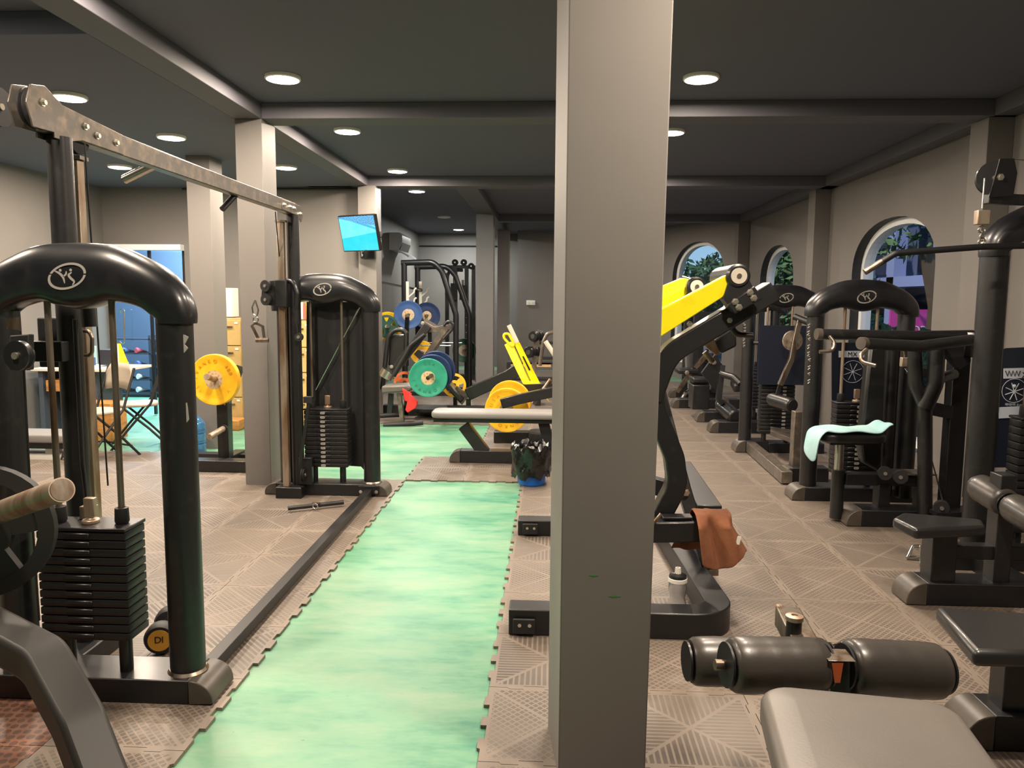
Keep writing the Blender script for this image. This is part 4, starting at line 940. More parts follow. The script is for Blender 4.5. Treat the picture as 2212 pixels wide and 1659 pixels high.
def uprightmarks(root, px, py0, py1, Y, n=9):
    mb = MB(); rr = random.Random(px)
    for k_ in range(n):
        y_ = py0+(py1-py0)*k_/n; h_ = (py1-py0)/n*.7; x = px+rr.uniform(-1.5, 1.5)
        mb.prism([A(x-2.5, y_, Y), A(x+3, y_+h_*.2, Y), A(x+rr.uniform(-1, 3), y_+h_*.6, Y), A(x-2, y_+h_, Y)], (0, -.001, 0)) if False else mb.tube([A(x+3, y_, Y), A(x-2, y_+h_*.2, Y), A(x+2, y_+h_*.5, Y), A(x-2, y_+h_*.8, Y), A(x+3, y_+h_, Y)][:rr.choice((3, 4, 5))], .0035, n=5)
    mb.done('worn_lettering', 'logo', root, label='worn silver lettering running up the tube')
uprightmarks(te, 1747, 700, 835, ey-.066)
# --- second tower
tf = T('weight_stack_machine', 'black arched tower with round pivot plate and roller arm, second along the windows', 'weight machine', (2.3, 7.8, 0))
fy_ = 7.8
foot(tf, (1.88, fy_), (2.2, fy_), .2, .12, caps='a'); foot(tf, (2.2, fy_), (2.75, fy_), .2, .1, caps='')
bolts(tf, [(2.07, fy_-.1, .06)], (0, -1, 0), .016, .01)
MB().beam([G(1618, 962, .06), G(1700, 1032, .06)], .09, .1, up=(0, 0, 1)).done('diagonal_beam', 'beamgrey', tf, bev=.004)
foot(tf, (1.95, 6.52), (2.35, 6.52), .15, .12, caps='a')
for x in (1.985, 2.65): MB().cyl((x, fy_, .1), (x, fy_, 1.43), .062, n=28).done('upright', 'black', tf)
shroud(tf, 2.315, fy_, .415, 1.40, 1.67)
stack(tf, 2.27, fy_-.05, .2, .72, 14, rods=(-.12, .12), rtop=1.5, rodm='rust', tagx=.06)
bx = MB(); bxp(bx, (1642, 703), (1742, 832), 7.6, 7.64).done('cover_board', 'placard', tf)
pv = MB().disc(A(1712, 736, 7.3), (-.15, 1, 0), .095, .02, 36).done('pivot_disc', 'hubgrey', tf, label='round steel pivot disc')
bolts(pv, [A(1718, 737, 7.28)], (0, -1, 0), .03, .02)
MB().beam([A(1727, 690, 7.22), A(1716, 740, 7.2), A(1710, 775, 7.2), A(1685, 832, 7.2)], .045, .05, up=(0, 1, 0)).done('swing_arm', 'steel', tf, bev=.003, label='pale steel swing arm')
MB().cyl(A(1716, 684, 7.25), A(1748, 697, 7.15), .03).done('arm_tube', 'black', tf)
MB().beam([A(1686, 828, 7.2), A(1676, 862, 7.2)], .03, .03, up=(0, 1, 0)).done('arm_end', 'black', tf)
roller(tf, A(1666, 862, 7.3), A(1712, 876, 7.0), .065, 'leather')
MB().cyl((1.985, fy_, 1.1), (2.2, fy_-.15, 1.1), .02).done('arm_stub', 'black', tf)
uprightmarks(tf, 1607, 682, 752, fy_-.066, 11)
# step platform with ribbed top and post
MB().prism([G(1664, 930, .27), G(1665, 922, .27), G(1712, 928, .27), G(1712, 948, .27)], (0, 0, -.045)).done('step_plate', 'cap', tf, bev=.004, label='ribbed grey foot platform')
pq = G(1722, 1010, .1); MB().box((pq.x-.04, pq.y, .1), (pq.x+.05, pq.y+.1, .58)).done('step_post', 'beamgrey', tf, bev=.005)
# --- third machine: round pads and seat further back
tg = T('leg_extension', 'black machine with a square-shouldered seat and grey roller, third back along the windows', 'weight machine', (2.1, 9.6, 0))
foot(tg, (1.86, 9.75), (2.6, 9.75), .2, .13, caps='a'); foot(tg, (1.86, 8.95), (2.6, 8.95), .2, .13, caps='a')
for x in (2.45, 2.75): MB().cyl((x, 9.6, .1), (x, 9.6, 1.4), .06, n=20).done('upright', 'black', tg)
shroud(tg, 2.6, 9.6, .3, 1.36, 1.6, lg=False)
stack(tg, 2.6, 9.55, .2, .7, 12, tags=False, rods=(-.08, .08), rtop=1.4, w=.25)
bx = MB(); bxp(bx, (1497, 832), (1532, 885), 9.9, 10.2).done('seat_box', 'black', tg, bev=.01)
MB().pad(A(1514, 820, 10.1), (.26, .3, .07), rad=.02).done('seat_pad', 'leather', tg)
MB().beam([A(1560, 790, 9.3), A(1552, 862, 9.2), A(1560, 872, 9.2)], .06, .08, up=(0, 1, 0)).done('swing_arm', 'black', tg)
MB().prism([A(1515, 806, 9.3), A(1545, 765, 9.3), A(1562, 790, 9.3), A(1556, 845, 9.3), A(1540, 838, 9.3)], (0, .05, 0)).done('side_plate', 'blacksatin', tg, bev=.004)
roller(tg, A(1558, 876, 9.4), A(1590, 902, 8.9), .085, 'leather'); MB().disc(A(1560, 872, 9.42), (.3, -1, 0), .09, .01).done('roller_disc', 'rust', tg)
bolts(tg, [A(1558, 806, 9.25), A(1536, 780, 9.25), A(1542, 783, 9.25)], (0, -1, 0), .03, .03)
MB().tube([A(1560, 808, 9.1), A(1585, 815, 9.0), A(1600, 830, 8.9)], .04, .1).done('side_lever', 'black', tg)
MB().pad(A(1592, 832, 9.0), (.12, .2, .1), rotx(20), .03).done('arm_pad', 'leather', tg)
th = T('incline_press_machine', 'black machine with slanted lever arms, farthest one visible beyond the yellow arms', 'weight machine', (2.0, 11.4, 0))
foot(th, (1.75, 11.0), (2.7, 11.0), .2, .13, caps='a'); foot(th, (1.9, 12.2), (2.7, 12.2), .2, .13, caps='a')
MB().beam([A(1463, 845, 11.4), A(1500, 795, 11.2), A(1528, 765, 11.1)], .06, .07, up=(0, 1, 0)).done('lever_arm', 'steel', th); bolts(th, [A(1484, 805, 11.1)], (0, -1, 0), .035, .03)
MB().tube([A(1462, 880, 11.2), A(1480, 850, 11.3), A(1500, 838, 11.4)], .03, .1).done('curved_rail', 'chrome', th)
for (x, y) in ((2.1, 12.0), (2.55, 12.0), (2.1, 11.2)): MB().box((x-.04, y-.04, .1), (x+.04, y+.04, 1.35)).done('frame_post', 'black', th, bev=.005)
MB().box((2.06, 11.96, 1.27), (2.6, 12.04, 1.35)).done('cross_beam', 'black', th)
stack(th, 2.33, 12.0, .2, .7, 10, tags=False, rods=(-.1, .1), rtop=1.3, w=.28)
MB().pad((2.15, 11.6, .62), (.3, .12, .5), rotx(-15), .04).done('back_pad', 'leather', th)
MB().pad((2.0, 11.3, .5), (.3, .35, .07), rad=.02).done('seat_pad', 'leather', th)
# --- seated machine with stool seat, back pad and handle arms, between tower and pulldown
ts = T('seated_row_machine', 'black seated machine with a round-edged stool seat, tall back pad and two long handle arms', 'weight machine', (2.3, 5.3, 0))
foot(ts, (2.02, 5.25), (2.95, 5.25), .18, .115, caps='a')
sx = A(1812, 1000, 5.3); MB().cyl((sx.x, 5.3, .02), (sx.x, 5.3, .36), .044, n=28).done('seat_sleeve', 'black', ts)
MB().cyl((sx.x, 5.3, .34), (sx.x, 5.3, .575), .03, n=24).done('seat_stem', 'chrome', ts, label='scratched chrome seat stem')
sc_ = A(1808, 950, 5.3); MB().cushion((sc_.x+.07, 5.28, .60), .44, .3, .06, None, .1, .02).done('seat_pad', 'leather', ts, label='worn black vinyl seat pad')
MB().box((sc_.x-.08, 5.2, .55), (sc_.x+.14, 5.36, .572)).done('seat_plate', 'black', ts)
MB().beam([(sx.x+.04, 5.3, .30), (2.60, 5.3, .30)], .08, .08).done('seat_beam', 'black', ts, bev=.004)
MB().box((2.25, 5.24, .11), (2.33, 5.34, .27)).done('beam_post', 'black', ts, bev=.004); MB().box((2.52, 5.24, .11), (2.6, 5.34, .27)).done('beam_post', 'black', ts, bev=.004)
MB().box((2.32, 5.22, .345), (2.62, 5.38, .355)).done('foot_plate', 'beamgrey', ts)
MB().prism([A(1880, 742, 5.45), A(1906, 742, 5.45), A(1918, 756, 5.45), A(1905, 1022, 5.45), A(1893, 1016, 5.45), A(1864, 1000, 5.45), A(1858, 960, 5.45)], (0, .1, 0)).done('back_pad', 'leather', ts, bev=.02, label='tall black back pad')
for (px, r_) in ((1918, .055), (1962, .06)): q = A(px, 900, 5.6); MB().cyl((q.x, 5.6, .1), (q.x, 5.6, A(px, 742, 5.6).z), r_, n=24).done('frame_post', 'black', ts)
MB().tube([A(1975, 740, 5.1), A(1978, 830, 5.1), A(1998, 875, 5.1), A(1998, 1170, 5.1)], .045, .12).done('bent_post', 'black', ts)
MB().tube([A(2024, 742, 5.05), A(2020, 830, 5.05), A(1998, 880, 5.08)], .05, .12).done('bent_post', 'black', ts)
MB().box((A(2064, 900, 5.3).x-.05, 5.27, 0), (A(2064, 900, 5.3).x+.06, 5.37, A(2064, 770, 5.3).z)).done('frame_post', 'blacksatin', ts, bev=.005)
MB().beam([A(1960, 798, 5.4), A(2062, 815, 5.35)], .05, .06).beam([A(2000, 880, 5.25), A(2060, 892, 5.3)], .05, .09).done('cross_beam', 'blacksatin', ts, bev=.003)
MB().tube([A(2012, 850, 5.05), A(2030, 818, 5.1), A(2060, 808, 5.2)], .035, .08).done('pivot_arm', 'black', ts)
MB().prism([A(2040, 738, 5.1), A(2098, 738, 5.1), A(2098, 782, 5.1), A(2074, 800, 5.1), A(2064, 790, 5.1), A(2036, 760, 5.1)], (0, .06, 0)).done('pivot_plate', 'blackmatte', ts, bev=.005)
for pts, hd in (([A(2100, 724, 4.75), A(1985, 726, 4.7), A(1774, 722, 4.65)], [A(1792, 726, 4.62), A(1803, 740, 4.6), A(1800, 758, 4.58), A(1770, 760, 4.58)]),
                ([A(2098, 734, 4.6), A(1990, 748, 4.4), A(1868, 742, 4.2)], [A(1872, 755, 4.15), A(1858, 768, 4.12), A(1862, 782, 4.1), A(1892, 790, 4.05)])):
    a_ = MB().tube(pts, .032, .15).done('handle_arm', 'black', ts); MB().tube(hd, .011, .04, 10).done('handle', 'steel', a_, label='bent metal hand grip')
    MB().cyl(pts[-1], pts[-1]+(pts[-1]-pts[-2]).normalized()*.03, .034).done('arm_end', 'cap', a_)
MB().beam([A(2098, 729, 4.7), A(2092, 762, 5.1)], .05, .06).done('arm_bracket', 'black', ts)
kb = A(1956, 782, 5.15); MB().box(kb-V((.03, .02, .03)), kb+V((.03, .02, .03))).done('cable_block', 'rust', ts, bev=.003)
rod(ts, [A(1950, 745, 5.15), A(1955, 770, 5.15)], .008, 'cable_end', 'steel'); rod(ts, [A(1955, 795, 5.15), A(1975, 820, 5.15)], .006, 'hook', 'chrome')
rod(ts, [A(2001, 950, 5.3), A(2040, 1095, 5.0)], .005, 'cable', 'cable', n=6)
pulley(ts, A(2034, 1096, 5.0), (.4, 1, 0), .045, .05); pulley(ts, A(1912, 1022, 5.15), (.3, 1, 0), .045, .03); pulley(ts, A(1945, 1030, 5.1), (.3, 1, 0), .045, .03)
MB().box(A(2015, 1112, 5.0)-V((0, .05, 0)), A(2052, 1104, 5.0)+V((0, .05, 0))).box((A(2034, 1100, 5.0).x-.03, 4.96, .0), (A(2034, 1100, 5.0).x+.03, 5.04, A(2034, 1106, 5.0).z)).done('pulley_base', 'blacksatin', ts)
# light towel on the stool
mb = MB(); N1, N2 = 20, 8; vs = []; zt_ = .654
for i in range(N1+1):
    u = i/N1; x = sc_.x-.215+u*.52
    for j in range(N2+1):
        v = j/N2; y = 5.13+v*.25; z = zt_+.006*math.sin(u*14+v*3)+.005*math.sin(v*9)
        if u < .14: k_ = (.14-u)/.14; x2 = sc_.x-.215+.14*.52-.035*math.sin(min(1, k_*3)*1.57)-.03*k_; z = zt_+.004-k_*(.12+.12*(1-abs(v-.35)*1.6)); vs.append((x2+.02*math.sin(v*7)*k_, y-.01*k_, z)); continue
        if u > .86: z += .05*math.sin((u-.86)/.14*1.9)
        vs.append((x, y, z))
mb.add(vs, [(i*(N2+1)+j, (i+1)*(N2+1)+j, (i+1)*(N2+1)+j+1, i*(N2+1)+j+1) for i in range(N1) for j in range(N2)])
tw = mb.done('towel', 'towelblue', None, sm=180, loc=(sc_.x, 5.28, zt_)); md = tw.modifiers.new('s', 'SOLIDIFY'); md.thickness = .012; md2 = tw.modifiers.new('u', 'SUBSURF'); md2.levels = md2.render_levels = 2
tag(tw, 'pale blue towel lying over the stool seat of the seated machine', 'towel')
# ================================================================ middle: flat bench, bin, yellow machine
fb = T('flat_bench', 'long flat bench with grey pad and slanted black leg, left of the foreground column', 'bench', (-.4, 7.05, 0))
bl, br = A(933, 905, 7.0).x, .15
MB().cushion(((bl+br)/2, 7.05, .455), br-bl, .3, .065, None, .08, .025).done('bench_pad', 'benchgrey', fb, sm=50, label='grey upholstered bench pad')
MB().box((bl+.02, 6.94, .385), (br-.02, 7.16, .425)).done('pad_frame', 'black', fb, bev=.004)
MB().beam([A(1002, 918, 7.05), A(1052, 985, 7.05)], .11, .1, up=(0, 1, 0)).done('slanted_leg', 'black', fb, bev=.005)
foot(fb, (A(972, 990, 7.0).x, 7.05), (.12, 7.05), .13, .115, caps='a')
MB().beam([(-.05, 7.05, .39), (.02, 7.05, .1)], .1, .1, up=(0, 1, 0)).done('slanted_leg', 'black', fb, bev=.005)
bn = T('waste_bin', 'blue bin lined with a shiny black plastic bag beside the foreground column', 'bin', G(1147, 1053)+V((0, .12, 0)))
bcn = G(1147, 1053)+V((0, .13, 0))
MB().lathe(bcn+V((0, 0, .002)), (0, 0, 1), [(0, 0), (.105, 0), (.112, .01), (.14, .27), (.135, .27), (.105, .015), (0, .012)], 32, False).done('bin_body', 'bluebin', bn)
mb = MB(); rr = random.Random(5); n_, L_ = 72, 26; vs = []
prof = [(.135, .075), (.158, .085), (.164, .11), (.16, .15), (.165, .2), (.163, .25), (.168, .29), (.162, .32), (.140, .335), (.122, .30), (.115, .22), (.08, .14), (.0, .12)]
ph = [rr.uniform(0, 6.28) for _ in range(8)]
for k_ in range(n_):
    a = 2*math.pi*k_/n_
    for i_, (r_, z_) in enumerate(prof):
        w_ = 1+.05*math.sin(5*a+ph[0]+i_*.9)+.03*math.sin(9*a+ph[1]-i_*1.9)+.02*math.sin(17*a+ph[2]+i_*3.1)
        vs.append(bcn+V((r_*w_*math.cos(a), r_*w_*math.sin(a), z_+.016*math.sin(7*a+ph[3]+i_)+.012*math.sin(13*a+ph[4]+i_*2))))
m_ = len(prof); mb.add(vs, [(k_*m_+j, ((k_+1) % n_)*m_+j, ((k_+1) % n_)*m_+j+1, k_*m_+j+1) for k_ in range(n_) for j in range(m_-1)])
mb.done('bin_bag', 'bag', bn, sm=28, label='crumpled shiny black bin liner')
ym = T('t_bar_row_machine', 'black machine with a bright yellow upright lever and white grips behind the flat bench', 'exercise machine', (.0, 8.3, 0))
MB().beam([A(1098, 742, 8.3), A(1125, 800, 8.25), A(1140, 830, 8.2), A(1175, 838, 8.2)], .08, .11, up=(0, 1, 0)).done('yellow_lever', 'yellow', ym, bev=.004, label='bright yellow lever')
MB().prism([A(1109, 738, 8.2), A(1122, 740, 8.2), A(1186, 868, 8.2), A(1150, 830, 8.2)], (0, .05, 0)).done('yellow_plate', 'yellow', ym)
MB().tube([A(1090, 732, 8.2), A(1087, 722, 8.2), A(1098, 720, 8.2), A(1112, 744, 8.2), A(1108, 748, 8.2), A(1102, 745, 8.2), A(1090, 732, 8.2)], .014, .03).done('yellow_loop', 'yellow', ym)
MB().add([A(1128, 770, 8.19), A(1131, 769, 8.19), A(1146, 799, 8.19), A(1143, 801, 8.19)], [(0, 1, 2, 3)]).done('slot', 'black', ym)
rod(ym, [A(1099, 702, 8.15), A(1117, 740, 8.15)], .024, 'grip', 'whitewarn', lab='white rubber grip'); rod(ym, [A(1178, 737, 7.9), A(1200, 770, 7.9)], .024, 'grip', 'whitewarn', lab='white rubber grip')
MB().tube([A(1205, 715, 8.0), A(1182, 720, 8.0), A(1174, 738, 8.0), A(1166, 790, 8.0)], .02, .08).done('handle_tube', 'beamgrey', ym)
MB().beam([A(1083, 872, 7.60), A(1120, 862, 7.60), A(1215, 842, 7.60)], .1, .085, up=(0, 1, 0)).done('lower_arm', 'black', ym, bev=.006)
MB().beam([A(1094, 832, 8.2), A(1135, 838, 8.15), A(1215, 835, 8.1)], .08, .06, up=(0, 1, 0)).done('upper_arm', 'black', ym, bev=.006)
MB().beam([A(1085, 830, 8.2), A(1100, 848, 7.9), A(1115, 866, 7.75)], .05, .05).done('arm_link', 'steel', ym)
rod(ym, [A(1152, 872, 7.7), A(1190, 820, 7.7)], .024, 'plate_horn', 'steel', lab='steel plate horn'); rod(ym, [A(1110, 868, 7.72), A(1116, 888, 7.72), A(1108, 893, 7.72)], .01, 'hook', 'chrome')
MB().box((A(1068, 930, 8.1).x, 8.0, 0), (.5, 8.15, .12)).done('base_frame', 'black', ym, bev=.006)
MB().cushion((.0, 7.95, .10), .42, .3, .1, None, .1, .02).done('foot_platform', 'blackmatte', ym)
MB().box((.12, 7.9, .1), (.22, 8.1, 1.0)).done('frame_post', 'black', ym)
c1 = A(1095, 886, 7.72); wplate(c1, (-.1, -1, 0), .225, .05, 'plateyellow', 'bright yellow bumper plate behind the flat bench, the nearer of two overlapping', hubm='hubgrey', text=[('USA', -52, .7), ('IVANKO', 150, 1.9)])
c2 = A(1101, 868, 8.0); wplate(c2, (-.1, -1, 0), .225, .05, 'plateyellow', 'bright yellow bumper plate mostly hidden behind an identical one by the flat bench', hubm='hubgrey')
# dumbbell rack with dumbbells, seen just left of the column
dr = T('dumbbell_rack', 'grey dumbbell rack half hidden behind the left edge of the foreground column', 'rack', (.0, 11.0, 0))
MB().beam([A(1150, 840, 11), A(1158, 740, 11), A(1166, 714, 11)], .07, .07, up=(0, 1, 0)).done('rack_upright', 'beamgrey', dr)
MB().box((-.2, 10.95, .0), (-.12, 11.3, .1)).done('rack_foot', 'black', dr); MB().box((.7, 10.95, 0), (.78, 11.3, 1.0)).done('rack_end', 'black', dr); MB().box((-.15, 11.0, .66), (.78, 11.2, .70)).done('rack_shelf', 'black', dr); MB().box((-.15, 11.0, .88), (.78, 11.2, .92)).done('rack_shelf', 'black', dr)
def dumb(c, ax, r, L, lab, grp='dumbbells on the rack'):
    c = V(c); ax = V(ax).normalized(); t = T('dumbbell', lab, 'dumbbell', c, grp)
    for s_ in (-1, 1): MB().lathe(c+ax*s_*L*.3, ax, [(0, -L*.18), (r*.9, -L*.18), (r, -L*.12), (r, L*.12), (r*.9, L*.18), (0, L*.18)], 20, False).done('dumbbell_head', 'blacksatin', t)
    MB().cyl(c-ax*L*.2, c+ax*L*.2, .016, n=10).done('handle', 'chrome', t); MB().disc(c-ax*L*.49, ax, r*.45, .006, 16).done('end_disc', 'chrome', t)
dumb(A(1159, 726, 10.95), (.5, 1, 0), .075, .25, 'black dumbbell with chrome end on the upper rack tier beside the column')
dumb(A(1150, 760, 10.95), (.5, 1, 0), .08, .27, 'black dumbbell with chrome end on the lower rack tier beside the column')
# low shelf with wood top behind
ws = T('low_shelf', 'low dark shelf with a pale wooden top behind the yellow lever', 'shelf', (-.1, 12.6, 0))
MB().box((-.7, 12.5, .47), (.9, 12.9, .5)).box((-.7, 12.5, .02), (-.66, 12.9, .47)).box((.86, 12.5, .02), (.9, 12.9, .47)).box((-.66, 12.5, .2), (.86, 12.9, .23)).done('shelf_body', 'black', ws)
MB().box(A(1104, 792, 12.5), A(1190, 784, 12.5)+V((0, .35, 0))).done('wood_top', 'woodtop', ws, label='pale wooden board')
tag(MB().box(A(1097, 802, 12.48), A(1117, 797, 12.48)+V((0, .2, 0))).done('box', 'signblue', None), 'small blue box under the pale wooden board', 'box')
# ================================================================ middle-left: leg press with blue and green plates
lg = T('leg_press', 'black leg-press machine with slanted footplate behind the far crossover tower', 'exercise machine', (-1.6, 9.8, 0))
gy = 9.4
MB().box((A(828, 880, 9.9).x, 9.85, 0), (A(1062, 880, 9.9).x, 9.98, .13)).done('base_beam', 'black', lg, bev=.006)
MB().cushion((A(930, 880, 9.7).x, 9.7, .11), .42, .34, .05, None, .1, .012).done('standing_platform', 'blackmatte', lg)
MB().beam([A(845, 808, gy), A(900, 738, gy), A(925, 702, gy)], .1, .11, up=(0, 1, 0)).done('main_arm', 'black', lg, bev=.006)
MB().tube([A(850, 812, gy-.1), A(888, 745, gy-.1), A(918, 722, gy-.1)], .03, .1).done('guide_tube', 'black', lg)
MB().prism([A(915, 692, gy), A(938, 706, gy), A(965, 702, gy), A(968, 712, gy), A(920, 780, gy), A(912, 772, gy), A(948, 718, gy), A(920, 718, gy)], (0, .35, 0)).done('footplate', 'beamgrey', lg, bev=.004, label='slanted dark footplate')
MB().tube([A(958, 704, gy-.05), A(968, 692, gy-.05), A(980, 700, gy-.05), A(976, 712, gy-.05), A(958, 732, gy-.05)], .018, .05).done('hand_rail', 'black', lg)
bolts(lg, [A(913, 698, gy-.02), A(920, 720, gy-.02), A(846, 792, gy-.07), A(854, 812, gy-.07)], (0, -1, 0), .024, .02)
MB().cyl(A(832, 815, gy), A(840, 800, gy), .09).done('counter_roller', 'chrome', lg)
MB().prism([A(824, 850, 9.05), A(886, 846, 9.05), A(890, 838, 9.05), A(878, 832, 9.05), A(824, 834, 9.05)], (0, .32, 0)).done('seat_pad', 'leathergrey', lg, bev=.02, label='shiny grey seat pad')
MB().beam([A(862, 850, 9.15), A(866, 882, 9.15), A(869, 912, 9.15)], .05, .06, up=(0, 1, 0)).done('seat_leg', 'beamgrey', lg); MB().beam([A(845, 850, 9.25), A(842, 892, 9.25)], .06, .06, up=(0, 1, 0)).done('seat_leg', 'black', lg)
MB().cyl(A(828, 919, 9.05), A(914, 913, 9.1), .03).done('t_foot', 'blackmatte', lg); MB().cyl(A(822, 898, 9.4), A(864, 896, 9.4), .03).done('t_foot', 'blackmatte', lg)
MB().tube([A(826, 840, 9.6), A(838, 730, 9.6), A(850, 712, 9.6), A(878, 712, 9.6), A(878, 790, 9.6)], .03, .12).done('back_frame', 'black', lg)
MB().prism([A(842, 722, 9.65), A(876, 722, 9.65), A(874, 790, 9.65), A(838, 790, 9.65)], (0, .06, 0)).done('back_pad', 'leather', lg, bev=.02)
hq = A(932, 812, 8.85); MB().cyl(hq-V((.02, -.6, 0)), hq+V((.01, -.12, .01)), .025).done('plate_horn', 'steel', lg)
MB().beam([A(945, 805, 9.35), A(900, 760, 9.4)], .07, .07).done('horn_arm', 'black', lg)
wplate(A(925, 816, 8.85), (.12, -1, 0), .225, .06, 'plategreen', 'teal green bumper plate on the leg press, in front of the navy ones', hubm='hub', hubr=.36, text=[('USA', 5, .6), ('IVANKO', 205, -1.9)])
wplate(A(934, 808, 8.95), (.12, -1, 0), .23, .07, 'platenavy', 'navy blue bumper plate directly behind the teal one on the leg press')
wplate(A(942, 800, 9.05), (.12, -1, 0), .23, .07, 'platenavy', 'navy blue bumper plate farthest in on the leg press horn')
wplate(A(981, 832, 10.15), (.35, -1, .2), .16, .03, 'plateyellow', 'small yellow plate with grip holes leaning behind the teal plate', holes=3, hubm='hub')
wplate(A(874, 826, 9.75), (.2, -1, 0), .14, .03, 'plateorange', 'small orange plate with grip holes left of the teal plate', holes=3)
# red strap hanging
mb = MB().prism([A(868, 838, 9.0), A(890, 850, 9.0), A(885, 870, 9.0), A(874, 866, 9.0)], (0, .02, 0)).prism([A(884, 850, 8.95), A(903, 868, 8.95), A(898, 882, 8.95), A(880, 892, 8.95), A(875, 886, 8.95), A(880, 866, 8.95)], (0, .035, 0)).done('exercise_strap', 'red', None, bev=.01, loc=A(888, 870, 8.96))
tag(mb, 'bright red strap hanging beside the leg-press seat', 'strap')
# padded black bench pointing at the yellow machine
hb = T('hyperextension_bench', 'black padded bench with a long rising beam behind the flat bench', 'bench', (-1.1, 10.0, 0))
MB().beam([A(1010, 852, 10.0), A(1098, 812, 10.0), A(1128, 792, 10.0)], .16, .13, up=(0, 1, 0)).done('long_beam', 'black', hb, bev=.01)
MB().prism([A(958, 832, 9.9), A(968, 824, 9.9), A(1002, 862, 9.9), A(994, 872, 9.9)], (0, .25, 0)).done('lower_pad', 'leather', hb, bev=.02)
MB().beam([A(996, 872, 10.0), A(1010, 855, 10.0), A(985, 836, 10.0)], .04, .04).done('bracket', 'beamgrey', hb)
MB().beam([A(1012, 862, 10.0), A(1012, 884, 10.0)], .06, .06, up=(0, 1, 0)).beam([A(1100, 815, 10.0), A(1102, 878, 10.0)], .06, .06, up=(0, 1, 0)).done('leg', 'black', hb)
# ================================================================ power rack at the back
rk = T('power_rack', 'black tube rack with sloping top bars in the far alcove, barbell plates hung on it', 'rack', (-2.2, 12.2, 0))
for (px0, yy, top) in ((873, 12.0, 568), (902, 12.7, 577)):
    MB().tube([A(px0-6, top, yy), A(px0+64, top-2, yy), A(px0+82, top+18, yy), A(px0+112, 680, yy), A(px0+112, 850, yy)], .045, .25).done('rack_rail', 'black', rk)
    MB().cyl(A(px0, top, yy), V((A(px0, top, yy).x, yy, .02)), .045).done('rack_post', 'black', rk)
MB().box((A(868, 600, 12).x, 11.95, 0), (A(990, 600, 12).x, 12.05, .06)).box((A(898, 600, 12.7).x, 12.65, 0), (A(1016, 600, 12.7).x, 12.75, .06)).done('base_beam', 'black', rk)
for (px0, yy) in ((880, 11.9), (908, 12.6)):
    p = A(px0, 608, yy); q = A(px0+2, 655, yy); MB().box((p.x-.02, yy-.02, q.z-.1), (p.x+.025, yy+.02, p.z)).done('hook_bar', 'whitewarn', rk, label='pale strip with bar hooks')
    mb = MB()
    for k_ in range(3): z = p.z-.12-k_*.15; mb.tube([(p.x+.02, yy, z-.12), (p.x+.10, yy, z-.05), (p.x+.11, yy, z), (p.x+.14, yy, z+.02)], .014, .02, 8)
    mb.done('bar_hook', 'whitewarn', rk)
br_ = T('barbell', 'silver barbell resting high on the rack in the alcove', 'barbell', A(865, 618, 12.2)); MB().cyl(A(824, 610, 12.4), A(905, 626, 12.0), .016).done('shaft', 'chrome', br_); MB().cyl(A(905, 626, 12.0), A(911, 627, 11.98), .026).done('sleeve', 'chrome', br_)
MB().cyl(A(878, 682, 11.55), A(884, 682, 12.0), .025).done('plate_horn', 'steel', rk); MB().beam([A(880, 684, 11.6), A(877, 760, 11.8)], .06, .05, up=(0, 1, 0)).done('horn_stay', 'black', rk)
wplate(A(882, 680, 11.75), (.15, -1, 0), .218, .06, 'plateblue', 'blue bumper plate with pale hub on the rack post, highest of the plates', hubr=.42)
for (px, py, y_) in ((922, 682, 12.45), (912, 762, 12.1), (1003, 757, 12.9)):
    q = A(px, py, y_); MB().cyl(q-V((0, .1, 0)), q+V((0, .3, 0)), .024).done('plate_horn', 'steel', rk); MB().box((q.x-.03, q.y+.28, 0), (q.x+.03, q.y+.34, q.z+.03)).done('horn_post', 'black', rk)
for (px, py, y_) in ((981, 832, 10.15), (874, 826, 9.75)):
    q = A(px, py, y_); MB().cyl(q-V((0, .03, 0)), q+V((0, .12, 0)), .022).done('plate_horn', 'steel', lg); MB().box((q.x-.025, q.y+.1, 0), (q.x+.025, q.y+.15, q.z+.02)).done('horn_post', 'black', lg)
wplate(A(922, 682, 12.45), (.15, -1, 0), .218, .06, 'platenavy', 'dark navy bumper plate just behind the blue one on the rack', hubr=.35)
MB().cyl(A(838, 705, 11.5), A(842, 705, 12.1), .025).done('plate_horn', 'steel', rk); MB().beam([A(842, 705, 12.05), A(873, 705, 12.0)], .06, .06).done('horn_stay', 'black', rk)
wplate(A(838, 705, 11.8), (.25, -1, 0), .225, .05, 'plateyellow', 'yellow plate peeking out at the right edge of the television column')
wplate(A(835, 705, 11.62), (.25, -1, 0), .175, .04, 'platedarkgreen', 'dark green plate in front of the yellow one beside the television column', holes=5)
wplate(A(912, 762, 12.1), (.1, -1, 0), .19, .05, 'plateyellow', 'yellow plate low on the rack behind the slanted footplate')
wplate(A(1003, 757, 12.9), (.1, -1, 0), .2, .05, 'platedarkgreen', 'dark green plate low on the rack left of the alcove column', hubm='hubgrey', hubr=.5)
MB().cyl(A(885, 746, 12.0), A(974, 747, 12.0), .013).cyl(A(905, 740, 12.6), A(998, 741, 12.6), .013).done('safety_bar', 'chrome', rk)
